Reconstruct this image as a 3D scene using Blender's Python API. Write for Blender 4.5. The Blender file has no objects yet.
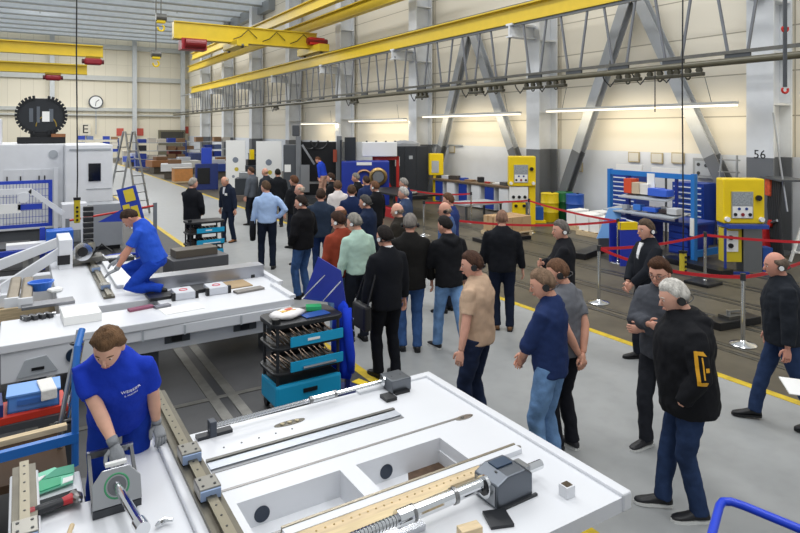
import bpy, bmesh, math, random
from mathutils import Vector, Matrix, Euler
from mathutils.bvhtree import BVHTree
random.seed(7)
SC = bpy.context.scene
COL = SC.collection
PI = math.pi
# ---- camera calibration measured from the photograph (horizontal view, horizon at row 130)
FOC, HOR, CAMZ = 612.0, 130.0, 3.0
FX, FY = 0.527, 0.850           # forward direction; right = (FY, -FX)

def G(px, py, z=0.0):           # the spot on a level plane seen at a pixel
    d = FOC*(CAMZ-z)/(py-HOR); l = (px-400)/FOC*d
    return d*FX+l*FY, d*FY-l*FX
def DEP(px, py, d):             # the spot at a given distance
    l = (px-400)/FOC*d
    return Vector((d*FX+l*FY, d*FY-l*FX, CAMZ-(py-HOR)*d/FOC))
def ONX(px, py, X):             # the spot on the plane x = X
    t = (px-400)/FOC; d = X/(FX+t*FY)
    return Vector((X, d*(FY-t*FX), CAMZ-(py-HOR)*d/FOC))
def ONY(px, py, Y):
    t = (px-400)/FOC; d = Y/(FY-t*FX)
    return Vector((d*(FX+t*FY), Y, CAMZ-(py-HOR)*d/FOC))

# ---- materials
def lin(h):
    h = h.lstrip('#'); o = []
    for i in (0, 2, 4):
        c = int(h[i:i+2], 16)/255
        o.append(c/12.92 if c <= .04045 else ((c+.055)/1.055)**2.4)
    return (*o, 1)
MATS = {}
def mat(hexc, rough=.5, metal=0.0, var=.0, vs=6.0, bump=0.0, bs=40.0, emit=0.0, alpha=1.0, trans=0.0, spec=.5, stretch=None):
    k = (hexc, rough, metal, var, vs, bump, bs, emit, alpha, trans, spec, stretch)
    if k in MATS: return MATS[k]
    m = bpy.data.materials.new('m_'+hexc.lstrip('#')); m.use_nodes = True
    nt = m.node_tree; N = nt.nodes; L = nt.links
    b = N['Principled BSDF']
    b.inputs['Base Color'].default_value = lin(hexc)
    b.inputs['Roughness'].default_value = rough; b.inputs['Metallic'].default_value = metal
    b.inputs['Specular IOR Level'].default_value = spec
    b.inputs['Alpha'].default_value = alpha; b.inputs['Transmission Weight'].default_value = trans
    if emit:
        b.inputs['Emission Color'].default_value = lin(hexc); b.inputs['Emission Strength'].default_value = emit
    if var or bump:
        tc = N.new('ShaderNodeTexCoord'); src = tc.outputs['Object']
        if stretch:
            mp = N.new('ShaderNodeMapping'); mp.inputs['Scale'].default_value = stretch
            L.new(src, mp.inputs['Vector']); src = mp.outputs['Vector']
    if var:
        n = N.new('ShaderNodeTexNoise'); n.inputs['Scale'].default_value = vs; n.inputs['Detail'].default_value = 5
        L.new(src, n.inputs['Vector'])
        r = N.new('ShaderNodeValToRGB'); c = lin(hexc)
        r.color_ramp.elements[0].position = .3; r.color_ramp.elements[1].position = .7
        r.color_ramp.elements[0].color = (*[x*(1-var) for x in c[:3]], 1)
        r.color_ramp.elements[1].color = (*[min(1, x*(1+var)) for x in c[:3]], 1)
        L.new(n.outputs['Fac'], r.inputs['Fac']); L.new(r.outputs['Color'], b.inputs['Base Color'])
    if bump:
        n2 = N.new('ShaderNodeTexNoise'); n2.inputs['Scale'].default_value = bs; n2.inputs['Detail'].default_value = 4
        L.new(src, n2.inputs['Vector'])
        bp = N.new('ShaderNodeBump'); bp.inputs['Strength'].default_value = bump; bp.inputs['Distance'].default_value = .02
        L.new(n2.outputs['Fac'], bp.inputs['Height']); L.new(bp.outputs['Normal'], b.inputs['Normal'])
    MATS[k] = m
    return m
def cloth(h, **k):
    a = dict(rough=.85, var=.05, vs=9, bump=.55, bs=11, spec=.2); a.update(k); return mat(h, **a)
def paint(h, **k):
    a = dict(rough=.38, var=.04, vs=3, spec=.45); a.update(k); return mat(h, **a)
def metal(h='#b9bcc0', r=.28, **k): return mat(h, rough=r, metal=1.0, **k)

WHITE = paint('#e9ebee', var=.025, vs=2); OFFW = paint('#dcdfe3'); LGREY = paint('#aeb3b8'); MGREY = paint('#80858a')
DGREY = paint('#4a4d51'); BLACK = paint('#17181b', var=.1); BLUE = paint('#1f3fae'); MIDBLUE = paint('#2f76c4')
CYAN = paint('#1596c4'); YELLOW = paint('#f0cf12'); CRANE = paint('#d6b92c'); RED = paint('#c22a22')
STEEL = metal('#b4b6b8', .3, var=.08, vs=8); CHROME = metal('#d9dbdd', .12); DSTEEL = metal('#75746f', .42, var=.15, vs=9)
WOOD = mat('#d3bd98', .65, var=.18, vs=5, bump=.1, bs=30, stretch=(1, 8, 8)); CARD = mat('#c3a27a', .8, var=.06)
SKIN = mat('#c98f78', .55, var=.05, vs=14, spec=.35); PAPER = mat('#f2f2ef', .7)

# ---- mesh builder
class MB:
    def __init__(s): s.v = []; s.f = []; s.m = []; s.mi = 0; s.mats = []
    def use(s, m):
        if m not in s.mats: s.mats.append(m)
        s.mi = s.mats.index(m); return s
    def add(s, vs, fs):
        o = len(s.v); s.v += [Vector(v) for v in vs]
        for f in fs: s.f.append([i+o for i in f]); s.m.append(s.mi)
        return s
    def box(s, x0, x1, y0, y1, z0, z1):
        if x0 > x1: x0, x1 = x1, x0
        if y0 > y1: y0, y1 = y1, y0
        if z0 > z1: z0, z1 = z1, z0
        v = [(x0,y0,z0),(x1,y0,z0),(x1,y1,z0),(x0,y1,z0),(x0,y0,z1),(x1,y0,z1),(x1,y1,z1),(x0,y1,z1)]
        return s.add(v, [(3,2,1,0),(4,5,6,7),(0,1,5,4),(1,2,6,5),(2,3,7,6),(3,0,4,7)])
    def cb(s, c, d, rz=0, rx=0, ry=0):       # box by centre and size, turned
        R = Euler((rx, ry, rz)).to_matrix(); n = len(s.v)
        s.box(-d[0]/2, d[0]/2, -d[1]/2, d[1]/2, -d[2]/2, d[2]/2)
        for i in range(n, len(s.v)): s.v[i] = R @ s.v[i] + Vector(c)
        return s
    def beam(s, a, b, w, h, up=(0,0,1)):     # rectangular bar a->b
        a = Vector(a); b = Vector(b); d = (b-a).normalized(); up = Vector(up)
        if abs(d.dot(up)) > .98: up = Vector((0,1,0))
        x = d.cross(up).normalized()*w/2; y = x.normalized().cross(d)*h/2
        v = [p+sx*x+sy*y for p in (a, b) for sx, sy in ((-1,-1),(1,-1),(1,1),(-1,1))]
        return s.add(v, [(3,2,1,0),(4,5,6,7),(0,1,5,4),(1,2,6,5),(2,3,7,6),(3,0,4,7)])
    def ibeam(s, a, b, w, h, t=.03, up=(0,0,1)):
        a = Vector(a); b = Vector(b); d = (b-a).normalized(); u = Vector(up)
        if abs(d.dot(u)) > .98: u = Vector((0,1,0))
        x = d.cross(u).normalized(); y = x.cross(d)
        s.beam(a+y*(h/2-t/2), b+y*(h/2-t/2), w, t, up); s.beam(a-y*(h/2-t/2), b-y*(h/2-t/2), w, t, up)
        return s.beam(a, b, t*.7, h-2*t, up)
    def tube(s, pts, r, n=10, caps=True, flat=1.0, up=None):
        pts = [Vector(p) for p in pts]; rs = r if isinstance(r, (list, tuple)) else [r]*len(pts)
        o = len(s.v); prev = None
        for i, p in enumerate(pts):
            d = (pts[min(i+1, len(pts)-1)]-pts[max(i-1, 0)]).normalized()
            if prev is None:
                u = Vector(up) if up else (Vector((0,0,1)) if abs(d.z) < .9 else Vector((1,0,0)))
            else: u = prev
            x = (u - d*u.dot(d)).normalized(); y = d.cross(x); prev = x
            for k in range(n):
                a = 2*PI*k/n
                s.v.append(p + x*math.cos(a)*rs[i]*flat + y*math.sin(a)*rs[i])
        for i in range(len(pts)-1):
            for k in range(n):
                k2 = (k+1) % n
                s.f.append([o+i*n+k, o+i*n+k2, o+(i+1)*n+k2, o+(i+1)*n+k]); s.m.append(s.mi)
        if caps:
            s.f.append([o+k for k in range(n)][::-1]); s.m.append(s.mi)
            s.f.append([o+(len(pts)-1)*n+k for k in range(n)]); s.m.append(s.mi)
        return s
    def cyl(s, a, b, r, n=16, r2=None): return s.tube([a, b], [r, r if r2 is None else r2], n)
    def ell(s, c, r, n=12, k=8, R=None):
        vs = []; c = Vector(c)
        for i in range(k+1):
            t = PI*i/k
            for j in range(n):
                p = 2*PI*j/n; q = Vector((math.sin(t)*math.cos(p)*r[0], math.sin(t)*math.sin(p)*r[1], math.cos(t)*r[2]))
                vs.append(c + (R @ q if R else q))
        fs = [[i*n+j, (i+1)*n+j, (i+1)*n+(j+1)%n, i*n+(j+1)%n] for i in range(k) for j in range(n)]
        return s.add(vs, fs)
    def loft(s, rings, caps=True):
        n = len(rings[0]); vs = [p for r in rings for p in r]
        fs = [[i*n+k, i*n+(k+1)%n, (i+1)*n+(k+1)%n, (i+1)*n+k] for i in range(len(rings)-1) for k in range(n)]
        if caps: fs += [list(range(n))[::-1], [(len(rings)-1)*n+k for k in range(n)]]
        return s.add(vs, fs)
    def prism(s, pts, z0, z1):               # outline in xy extruded in z
        n = len(pts)
        return s.loft([[Vector((p[0], p[1], z0)) for p in pts], [Vector((p[0], p[1], z1)) for p in pts]])
    def prismY(s, pts, y0, y1):              # outline in xz extruded in y
        return s.loft([[Vector((p[0], y0, p[1])) for p in pts], [Vector((p[0], y1, p[1])) for p in pts]])
    def prismX(s, pts, x0, x1):
        return s.loft([[Vector((x0, p[0], p[1])) for p in pts], [Vector((x1, p[0], p[1])) for p in pts]])
    def torus(s, c, R, r, ax=(0,0,1), n=28, k=8, a0=0, a1=2*PI):
        ax = Vector(ax).normalized(); u = Vector((1,0,0)) if abs(ax.x) < .9 else Vector((0,1,0))
        x = (u-ax*u.dot(ax)).normalized(); y = ax.cross(x); full = abs(a1-a0-2*PI) < 1e-6
        pts = [Vector(c)+(x*math.cos(a0+(a1-a0)*i/n)+y*math.sin(a0+(a1-a0)*i/n))*R for i in range(n+1)]
        return s.tube(pts, r, k, caps=not full)
    def mesh(s, name):
        me = bpy.data.meshes.new(name); me.from_pydata([tuple(v) for v in s.v], [], s.f)
        for m in s.mats: me.materials.append(m)
        if len(s.mats) > 1: me.polygons.foreach_set('material_index', s.m)
        bm = bmesh.new(); bm.from_mesh(me); bmesh.ops.recalc_face_normals(bm, faces=bm.faces); bm.to_mesh(me); bm.free()
        return me
    def build(s, name, m=None, parent=None, bevel=0.0, smooth=False, loc=None, rz=0):
        if m is not None: s.mats = [m]; s.m = [0]*len(s.f)
        me = s.mesh(name)
        if smooth:
            me.polygons.foreach_set('use_smooth', [True]*len(me.polygons))
        o = bpy.data.objects.new(name, me); COL.objects.link(o)
        if parent: o.parent = parent
        if loc is not None: o.location = loc
        if rz: o.rotation_euler.z = rz
        if bevel:
            md = o.modifiers.new('bev', 'BEVEL'); md.width = bevel; md.segments = 2; md.limit_method = 'ANGLE'
        if smooth == 'auto':
            me.set_sharp_from_angle(angle=math.radians(40))
        return o
def tag(o, label=None, cat=None, group=None, kind=None):
    if label: o['label'] = label
    if cat: o['category'] = cat
    if group: o['group'] = group
    if kind: o['kind'] = kind
    return o
def T(name, label, cat, loc=(0,0,0), rz=0, group=None):
    o = bpy.data.objects.new(name, None); COL.objects.link(o); o.empty_display_size = .2
    o.location = loc; o.rotation_euler.z = rz
    return tag(o, label, cat, group)
def kids(o): return [c for c in COL.objects if c.parent == o]
def dup(root, loc, rz=None, label=None, par=None):
    r = root.copy(); COL.objects.link(r)
    if par: r.parent = par
    if loc is not None: r.location = loc
    if rz is not None: r.rotation_euler.z = rz
    if label: r['label'] = label
    for c in kids(root): dup(c, None, None, None, r)
    return r
def struct(name, mb, m=None, **k):
    return tag(mb.build(name, m, **k), kind='structure')
def text_mesh(txt, size, name='t', extrude=.002):
    cu = bpy.data.curves.new(name, 'FONT'); cu.body = txt; cu.size = size; cu.extrude = extrude; cu.align_x = 'CENTER'; cu.align_y = 'CENTER'; cu.resolution_u = 2
    o = bpy.data.objects.new(name, cu); COL.objects.link(o)
    me = bpy.data.meshes.new_from_object(o.evaluated_get(bpy.context.evaluated_depsgraph_get()))
    bpy.data.objects.remove(o); return me
def text(txt, size, m, parent=None, loc=(0,0,0), rot=(PI/2,0,0), name='lettering'):
    me = text_mesh(txt, size); me.materials.clear(); me.materials.append(m)
    o = bpy.data.objects.new(name, me); COL.objects.link(o); o.location = loc; o.rotation_euler = rot
    if parent: o.parent = parent
    return o
# =================== THE HALL ===================
WX, BY, CZ = 16.25, 72.0, 13.2
def clad(hexa, mort, sx, sz, axis):          # sheet cladding with fine joints
    m = bpy.data.materials.new('cladding'); m.use_nodes = True; nt = m.node_tree; N = nt.nodes; L = nt.links
    b = N['Principled BSDF']; b.inputs['Roughness'].default_value = .6; b.inputs['Specular IOR Level'].default_value = .3
    g = N.new('ShaderNodeNewGeometry'); sp = N.new('ShaderNodeSeparateXYZ'); cb = N.new('ShaderNodeCombineXYZ')
    L.new(g.outputs['Position'], sp.inputs[0]); L.new(sp.outputs[axis], cb.inputs[0]); L.new(sp.outputs[2], cb.inputs[1])
    br = N.new('ShaderNodeTexBrick'); L.new(cb.outputs[0], br.inputs['Vector'])
    br.offset = 0; br.inputs['Scale'].default_value = 1; br.inputs['Brick Width'].default_value = sx; br.inputs['Row Height'].default_value = sz
    br.inputs['Mortar Size'].default_value = .018; br.inputs['Mortar Smooth'].default_value = .3
    c = lin(hexa); br.inputs['Color1'].default_value = c; br.inputs['Color2'].default_value = (*[x*.96 for x in c[:3]], 1); br.inputs['Mortar'].default_value = lin(mort)
    L.new(br.outputs['Color'], b.inputs['Base Color'])
    return m
CREAM = clad('#ece5d4', '#aca492', 7.7, 1.12, 1); CREAMB = clad('#e9e1cc', '#cfc6b0', 1.1, 5.0, 0)
LOWW = mat('#dadee4', .6, var=.04, vs=1.2)
def floor_mat(h, var, sc, rough, bump, fine=.05):
    m = bpy.data.materials.new('floor'); m.use_nodes = True; nt = m.node_tree; N = nt.nodes; L = nt.links
    b = N['Principled BSDF']; b.inputs['Specular IOR Level'].default_value = .35
    g = N.new('ShaderNodeNewGeometry')
    n = N.new('ShaderNodeTexNoise'); n.inputs['Scale'].default_value = sc; n.inputs['Detail'].default_value = 8; n.inputs['Roughness'].default_value = .65
    n2 = N.new('ShaderNodeTexNoise'); n2.inputs['Scale'].default_value = 5; n2.inputs['Detail'].default_value = 6
    L.new(g.outputs['Position'], n.inputs['Vector']); L.new(g.outputs['Position'], n2.inputs['Vector'])
    r = N.new('ShaderNodeValToRGB'); c = lin(h); e = r.color_ramp.elements
    e[0].position = .32; e[1].position = .68; e[0].color = (*[x*(1-var) for x in c[:3]], 1); e[1].color = (*[min(1, x*(1+var)) for x in c[:3]], 1)
    L.new(n.outputs['Fac'], r.inputs['Fac'])
    mx = N.new('ShaderNodeMix'); mx.data_type = 'RGBA'; mx.blend_type = 'MULTIPLY'; mx.inputs[0].default_value = 1
    r2 = N.new('ShaderNodeValToRGB'); r2.color_ramp.elements[0].color = (1-fine*3,)*3+(1,); r2.color_ramp.elements[1].color = (1, 1, 1, 1)
    r2.color_ramp.elements[0].position = .3; r2.color_ramp.elements[1].position = .55
    L.new(n2.outputs['Fac'], r2.inputs['Fac']); L.new(r.outputs['Color'], mx.inputs[6]); L.new(r2.outputs['Color'], mx.inputs[7])
    L.new(mx.outputs[2], b.inputs['Base Color'])
    mr = N.new('ShaderNodeMapRange'); mr.inputs[3].default_value = rough-.1; mr.inputs[4].default_value = rough+.12
    L.new(n.outputs['Fac'], mr.inputs[0]); L.new(mr.outputs[0], b.inputs['Roughness'])
    bp = N.new('ShaderNodeBump'); bp.inputs['Strength'].default_value = bump; bp.inputs['Distance'].default_value = .01
    L.new(n2.outputs['Fac'], bp.inputs['Height']); L.new(bp.outputs['Normal'], b.inputs['Normal'])
    return m
FL_AISLE = floor_mat('#9b9d9d', .08, .5, .42, .05, .025)
FL_DARK = floor_mat('#3f3f40', .22, .8, .5, .12)
FL_RIGHT = floor_mat('#595346', .28, .9, .42, .12)
b = MB()
b.use(FL_AISLE).box(3.66, 7.22, -6, BY, -.2, 0)
b.use(FL_DARK).box(-14, 3.66, -6, BY, -.2, 0)
b.use(FL_RIGHT).box(7.22, WX, -6, BY, -.2, 0)
struct('floor', b)
YLINE = mat('#c9ac22', .55, var=.22, vs=9)
for i, (x, y0, y1) in enumerate(((3.6, -4, 46), (7.27, -4, 60))):
    struct('trim_%d' % (i+1), MB().box(x-.06, x+.06, y0, y1, .0, .004), YLINE)
# rails set in the workshop floor
n = 3
for x in (8.15, 8.35, 9.3, 9.5, 10.45, 10.65, 11.6, 11.8, 12.75, 12.95):
    b = MB(); b.use(DSTEEL).box(x-.03, x+.03, 1.5, 34, .0, .006); b.use(BLACK).box(x+.035, x+.065, 1.5, 34, 0, .003)
    struct('trim_%d' % n, b); n += 1
for x in (1.93, .2, -1.6):
    b = MB(); b.use(DSTEEL).box(x-.16, x-.05, 4.9, 26, 0, .008).box(x+.05, x+.16, 4.9, 26, 0, .008); b.use(BLACK).box(x-.05, x+.05, 4.9, 26, 0, .003)
    struct('trim_%d' % n, b); n += 1
for y in (6.9, 12.0, 15.5):
    struct('trim_%d' % n, MB().box(-6, 3.5, y-.04, y+.04, .0, .007), DSTEEL); n += 1
b = MB(); b.use(LOWW).box(WX, WX+.3, -3, BY, 0, 2.33); b.use(CREAM).box(WX, WX+.3, -3, BY, 2.33, CZ)
struct('wall_right', b)
struct('wall_back', MB().box(-14, WX, BY, BY+.3, 0, CZ), CREAMB)
# roof: deck given its own glow to look brightly lit, with purlins over the far end, where the photo looks up at it
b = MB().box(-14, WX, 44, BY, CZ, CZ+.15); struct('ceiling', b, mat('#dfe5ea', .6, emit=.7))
for k in range(10):
    y = 45.5+2.75*k
    b = MB().use(paint('#dfe3e6')).box(-14, WX, y, y+.35, CZ-.62, CZ); b.use(paint('#b4b9bd')).box(-14, WX, y-.12, y+.47, CZ-.68, CZ-.62)
    struct('trim_%d' % n, b); n += 1
struct('trim_%d' % n, MB().box(WX-.5, WX, 44, BY, CZ-1.2, CZ-.4), paint('#8f9498')); n += 1
# wall rails and posts on the back wall
for z, h in ((8.25, .5), (5.0, .35), (4.5, .18), (11.6, .5)):
    struct('trim_%d' % n, MB().box(-14, WX, BY-.35, BY, z, z+h), paint('#c2c3bd')); n += 1
for px in (52, 134, 182):
    p = ONY(px, 100, BY-.3)
    t = T('steel_column', 'pale steel column against the end wall, %s' % {52:'behind the round tool magazine', 134:'just right of the wall clock', 182:'in the far right corner'}[px], 'column', (p.x, BY-.7, 0), group='columns along the end wall')
    MB().ibeam((0,0,0), (0,0,CZ), .42, .4, .05).build('column_shaft', paint('#c5c8c8'), t)
# columns along the right wall
COLM = paint('#dde0e3'); COLD = paint('#6a6d71')
spots = ['nearest, marked with a number', 'second nearest', 'third nearest', 'fourth nearest', 'fifth nearest', 'sixth nearest', 'seventh nearest', 'farthest']
for k in range(8):
    y = 8.0+7.72*k; X = 15.65
    t = T('steel_column', 'grey steel column with dark foot along the side wall, '+spots[k], 'column', (X, y, 0), group='columns along the side wall')
    for (z0, z1, m, nm) in ((0, 2.33, COLD, 'painted_foot'), (2.33, 12.6, COLM, 'column_shaft')):
        b = MB().box(-.45, -.40, -.32, .32, z0, z1).box(.38, .43, -.32, .32, z0, z1).box(-.40, .38, -.04, .04, z0, z1)
        b.build(nm, m, t)
    b = MB()
    for j in range(7):
        z = 3.6+1.25*j; b.box(-.44, .42, -.30, .30, z, z+.05)
    b.build('stiffener', COLM, t)
    b = MB().box(-1.55, -.44, -.16, .16, 6.55, 6.62).box(-1.55, -.44, -.16, .16, 6.15, 6.2).box(-1.55, -.44, -.03, .03, 6.2, 6.55)
    b.build('bracket', COLM, t)
    MB().box(-.55, .55, -.42, .42, 0, .04).build('base_plate', COLD, t)
    if k == 0:
        text('56', .3, BLACK, t, (-.452, .0, 2.4), (PI/2, 0, -PI/2), 'number')
# diagonal wind braces
def brace(y0, y1, lab):
    t = T('wind_brace', lab, 'brace', (15.8, y0, 0), group='diagonal braces between columns')
    dy = y1-y0
    MB().ibeam((0,0,2.3/7.3*0+.05), (0,dy*.315,2.3), .34, .3, .04, (1,0,0)).build('brace_foot', COLD, t)
    MB().ibeam((0,dy*.315,2.3), (0,dy,7.3), .34, .3, .04, (1,0,0)).build('brace_arm', paint('#a9adb1'), t)
brace(8.45, 12.0, 'long grey diagonal brace rising from the nearest column behind the yellow control panel')
brace(15.15, 12.1, 'grey diagonal brace leaning over the yellow and green barrels')
brace(16.25, 19.9, 'dark diagonal brace behind the tall yellow control post')
brace(22.85, 20.0, 'pale diagonal brace rising left towards the dark cabinets')
# ---- crane runways
RX = 14.3
def runway(x, z, y0, y1, lab, name='crane_runway'):
    t = T(name, lab, 'crane rail', (x, y0, z))
    MB().ibeam((0,0,-.3), (0,y1-y0,-.3), .34, .6, .05).build('girder', CRANE, t)
    MB().box(-.035, .035, 0, y1-y0, 0, .07).build('rail', DSTEEL, t)
    return t
runway(RX, 7.2, 10.6, 62, 'yellow crane runway girder on brackets along the side wall')
runway(14.3, 9.35, 20, 63, 'yellow overhead girder running lengthwise, middle of the three')
runway(13.0, 9.8, 24, 56, 'thin yellow overhead girder running lengthwise, furthest left')
# bridge crane
t = T('bridge_crane', 'yellow bridge crane spanning between the overhead runways', 'crane', (RX, 32.6, 7.27))
MB().box(-7.7, .15, -.22, .22, .42, 1.25).box(-7.7, .15, -.3, .3, .38, .44).box(-7.7, .15, -.3, .3, 1.22, 1.27).build('bridge_girder', CRANE, t)
MB().box(-.3, .3, -1.6, 1.6, .1, .5).build('end_carriage', CRANE, t)
MB().box(-4.8, -4.2, -1.3, 1.3, .1, .42).build('end_carriage', CRANE, t)
for y in (-1.2, 1.2):
    for x in (0, -4.5): MB().cyl((x-.06,y,.13), (x+.06,y,.13), .13).build('wheel', DSTEEL, t)
bb = MB().box(-.5, .4, -.75, -.35, .55, .95).build('drive_motor', RED, t)
MB().cyl((-.6,-.6,.75), (.6,-.6,.75), .17).build('motor_drum', paint('#7c1a1c'), bb)
h = MB().box(-7.35, -6.1, -.4, .4, -.15, .42).build('hoist', paint('#a31f2b'), t)
MB().cyl((-7.2,-.45,.15), (-6.2,-.45,.15), .24).build('hoist_drum', paint('#7c1a1c'), h)
MB().box(-6.9, -6.5, -.44, -.41, .1, .22).build('sign', PAPER, h)
b = MB()
for j in range(3):
    x = -1.2-j*1.6; b.tube([(x+1.0,-.32,.7), (x+.5,-.34,1.12), (x+.1,-.34,.72), (x-.3,-.34,.55)], .025, 6)
b.build('festoon_cable', BLACK, t)
# jib cranes on the left (yellow arms with red hoists)
def jib(px0, px1, ytop, ybot, d, lab, hx, k=1.0):
    Y = d
    a = ONY(px0, (ytop+ybot)/2, Y); e = ONY(px1, (ytop+ybot)/2, Y)
    z = e.z; hh = (ybot-ytop)*0.5*Y/1.13/FOC
    t = T('jib_crane', lab, 'crane', (e.x, Y, z))
    MB().ibeam((a.x-e.x,0,0), (0,0,0), .3, 2*hh, .05).build('jib_arm', CRANE, t)
    p = ONY(hx, ybot+5, Y)
    hz = MB().box(p.x-e.x-.6*k, p.x-e.x+.6*k, -.3*k, .3*k, -hh-.05-.5*k, -hh-.05)
    o = hz.build('hoist', paint('#8e1b28'), t, bevel=.08)
    MB().cyl((p.x-e.x-.75*k,0,-hh-.05-.25*k), (p.x-e.x+.75*k,0,-hh-.05-.25*k), .17*k).build('hoist_drum', paint('#5d1420'), o)
    MB().box(p.x-e.x-.3, p.x-e.x+.3, -.15, .15, -hh-.06, -hh+.02).build('trolley', paint('#a07a10'), t)
    return t
jib(-60, 103, 46, 58, 32, 'upper yellow crane arm with dark red hoist at its end, top left', 93, .62)
jib(-60, 87, 65, 75, 30, 'lower yellow crane arm with small dark red hoist, top left', 53, .5)
# hook blocks hanging on chains and cables
def hook(px, y0, y1, d, lab, s=1.0):
    p = DEP(px, y1, d); q = DEP(px, y0, d)
    t = T('crane_hook', lab, 'crane hook', p)
    MB().cyl((0,0,.25*s), (0,0,q.z-p.z), .022).build('hoist_chain', DSTEEL, t)
    MB().box(-.13*s, .13*s, -.07*s, .07*s, .02*s, .3*s).build('hook_block', YELLOW, t, bevel=.03*s)
    MB().cyl((-.15*s,0,.2*s), (.15*s,0,.2*s), .12*s).build('sheave', DSTEEL, t)
    MB().torus((0,0,-.12*s), .09*s, .028*s, (0,1,0), 20, 8, -1.2, 3.4).build('hook', YELLOW, t)
    return t
hook(161, -12, 24, 26, 'yellow hook block hanging high beside the bridge crane', 1.4)
hook(156, -12, 60, 26, 'yellow crane hook hanging on a long cable over the aisle', 1.3)
# ---- hanging monorail with zigzag rods
PZ = 4.62; MX = 14.25
t = T('overhead_monorail', 'long dark monorail pipe hung on zigzag steel rods along the hall', 'monorail', (MX, 0, PZ))
MB().cyl((0,6.5,0), (0,70,0), .085, 14).build('pipe_rail', paint('#5e5a48', var=.15), t)
MB().box(-.05, .05, 6.5, 70, .17, .25).build('top_rail', DSTEEL, t)
rodm = paint('#74777d')
k = 0; y = 8.0
while y < 62:
    for q, (yb, yt) in enumerate(((-.24, -.52), (.24, .54))):
        if k < 100: MB().beam((0,y+yb,.24), (0,y+yt,1.93), .055, .055).build('hanger_rod', rodm, t); k += 1
    MB().box(-.03, .03, y-.3, y+.3, -.02, .2).build('clamp', DGREY, t)
    y += 1.66
MB().box(-.06, .06, 6.5, 66, 1.90, 1.97).build('hanger_beam', MGREY, t)
def trolley(px, n, lab):
    p = ONX(px, 100, MX)
    t = T('cable_trolley', lab, 'trolley', (MX, p.y, PZ-.09), group='cable trolleys under the monorail')
    m = paint('#3f3c2e', var=.2)
    b = MB().box(-.07, .07, -.42, .42, -.2, -.1); b.build('trolley_body', m, t, bevel=.02)
    for yy in (-.3, 0, .3): MB().cyl((-.05,yy,-.05), (.05,yy,-.05), .07, 12).build('wheel', m, t)
    MB().torus((0,0,-.2), .06, .02, (1,0,0), 12, 6, 0, PI*2).build('clip', m, t)
    MB().tube([(0,.42,-.12), (0,.6,-.3), (0,.8,-.1), (0,.85,0)], .02, 6).build('cable_loop', BLACK, t)
labs = ['in front of the third column, above the crowd', 'left one of the pair above the second brace', 'right one of the pair above the second brace', 'left of the second column', 'right of the second column', 'over the yellow and green barrels', 'left of the long black pendant cable', 'beside the long black pendant cable', 'far away, over the dark cabinets', 'far away, over the blue machine']
for px, l in zip((422, 476, 496, 533, 556, 628, 660, 688, 354, 276), labs): trolley(px, 0, 'dark rail trolley under the monorail, '+l)
# festoon pendant cables hanging down to the workplaces
def pendant(px, ytop, ybot, d, lab, boxcol, hz=.42):
    p = DEP(px, ybot, d); zt = DEP(px, ytop, d).z
    t = T('pendant_control', lab, 'crane control', p)
    b = MB().tube([(0,0,hz), (.01,0,hz+.5), (-.01,.01,(zt-p.z)*.6), (0,0,zt-p.z)], .014, 6); b.build('cable', BLACK, t)
    o = MB().box(-.06, .06, -.05, .05, -.02, hz).build('control_box', boxcol, t, bevel=.02)
    for j in range(4): MB().cyl((0,-.05,.05+j*.09), (0,-.075,.05+j*.09), .025, 10).build('button', BLACK, o)
    MB().box(-.068, .068, -.055, .055, hz*.95, hz*1.06).build('cable_gland', BLACK, t)
    return t
pendant(683, -40, 273, 12.2, 'yellow pendant control on a long black cable beside the blue workbench', paint('#c9b73a'))
pendant(77, -60, 222, 13.2, 'yellow crane pendant hanging by the white machine', paint('#cbb52a'), .5)
# bare cables
for px, yb, d, lab in ((98, 103, 20, 'thin cable hanging down in front of the wall clock'), (655, 112, 14, 'thin dark wire hanging from the monorail')):
    if px == 98: continue
    p = DEP(px, yb, d); q = DEP(px, 70, d)
    tag(MB().cyl((0,0,0), (0,0,q.z-p.z), .012, 6).build('hanging_wire', BLACK, loc=p), lab, 'wire')
# chain with red hooks, right
p = DEP(785, 90, 10.5)
t = T('lifting_chain', 'dark chain with two red hooks hanging in front of the nearest column', 'chain', p)
MB().cyl((0,0,.05), (0,0,2.2), .035, 8).build('chain', DGREY, t)
for z in (0, 1.05): MB().torus((0,0,z), .05, .02, (FX,FY,0), 14, 6, -.6, 3.9).cyl((0,0,z+.05),(0,0,z+.14),.03,8).build('hook', RED, t)
# clock
p = ONY(96, 102, BY-.4)
t = T('wall_clock', 'round white clock with dark rim on the end wall', 'clock', (p.x, BY-.4, p.z))
MB().cyl((0,.2,0), (0,0,0), .7, 32).build('clock_case', DGREY, t)
MB().cyl((0,0,0), (0,-.03,0), .58, 32).build('clock_face', PAPER, t)
MB().beam((0,-.05,0), (.3,-.05,.25), .06, .02, (0,1,0)).build('hour_hand', BLACK, t); MB().beam((0,-.05,0), (-.05,-.05,-.45), .05, .02, (0,1,0)).build('minute_hand', BLACK, t)
MB().box(-.04, .04, -.02, .05, -3.4, -.7).build('clock_post', LGREY, t)
p = ONY(97, 129.5, 60)
t = T('letter_sign', 'dark letter E sign on the far wall beneath the clock', 'sign', (p.x, 71.55, ONY(97, 129.5, 71.5).z))
text('E', 1.25, BLACK, t, (0,-.03,0)); MB().box(-.5, .5, -.02, .06, -.62, .62).build('sign_board', mat('#ddd6c4'), t)
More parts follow.
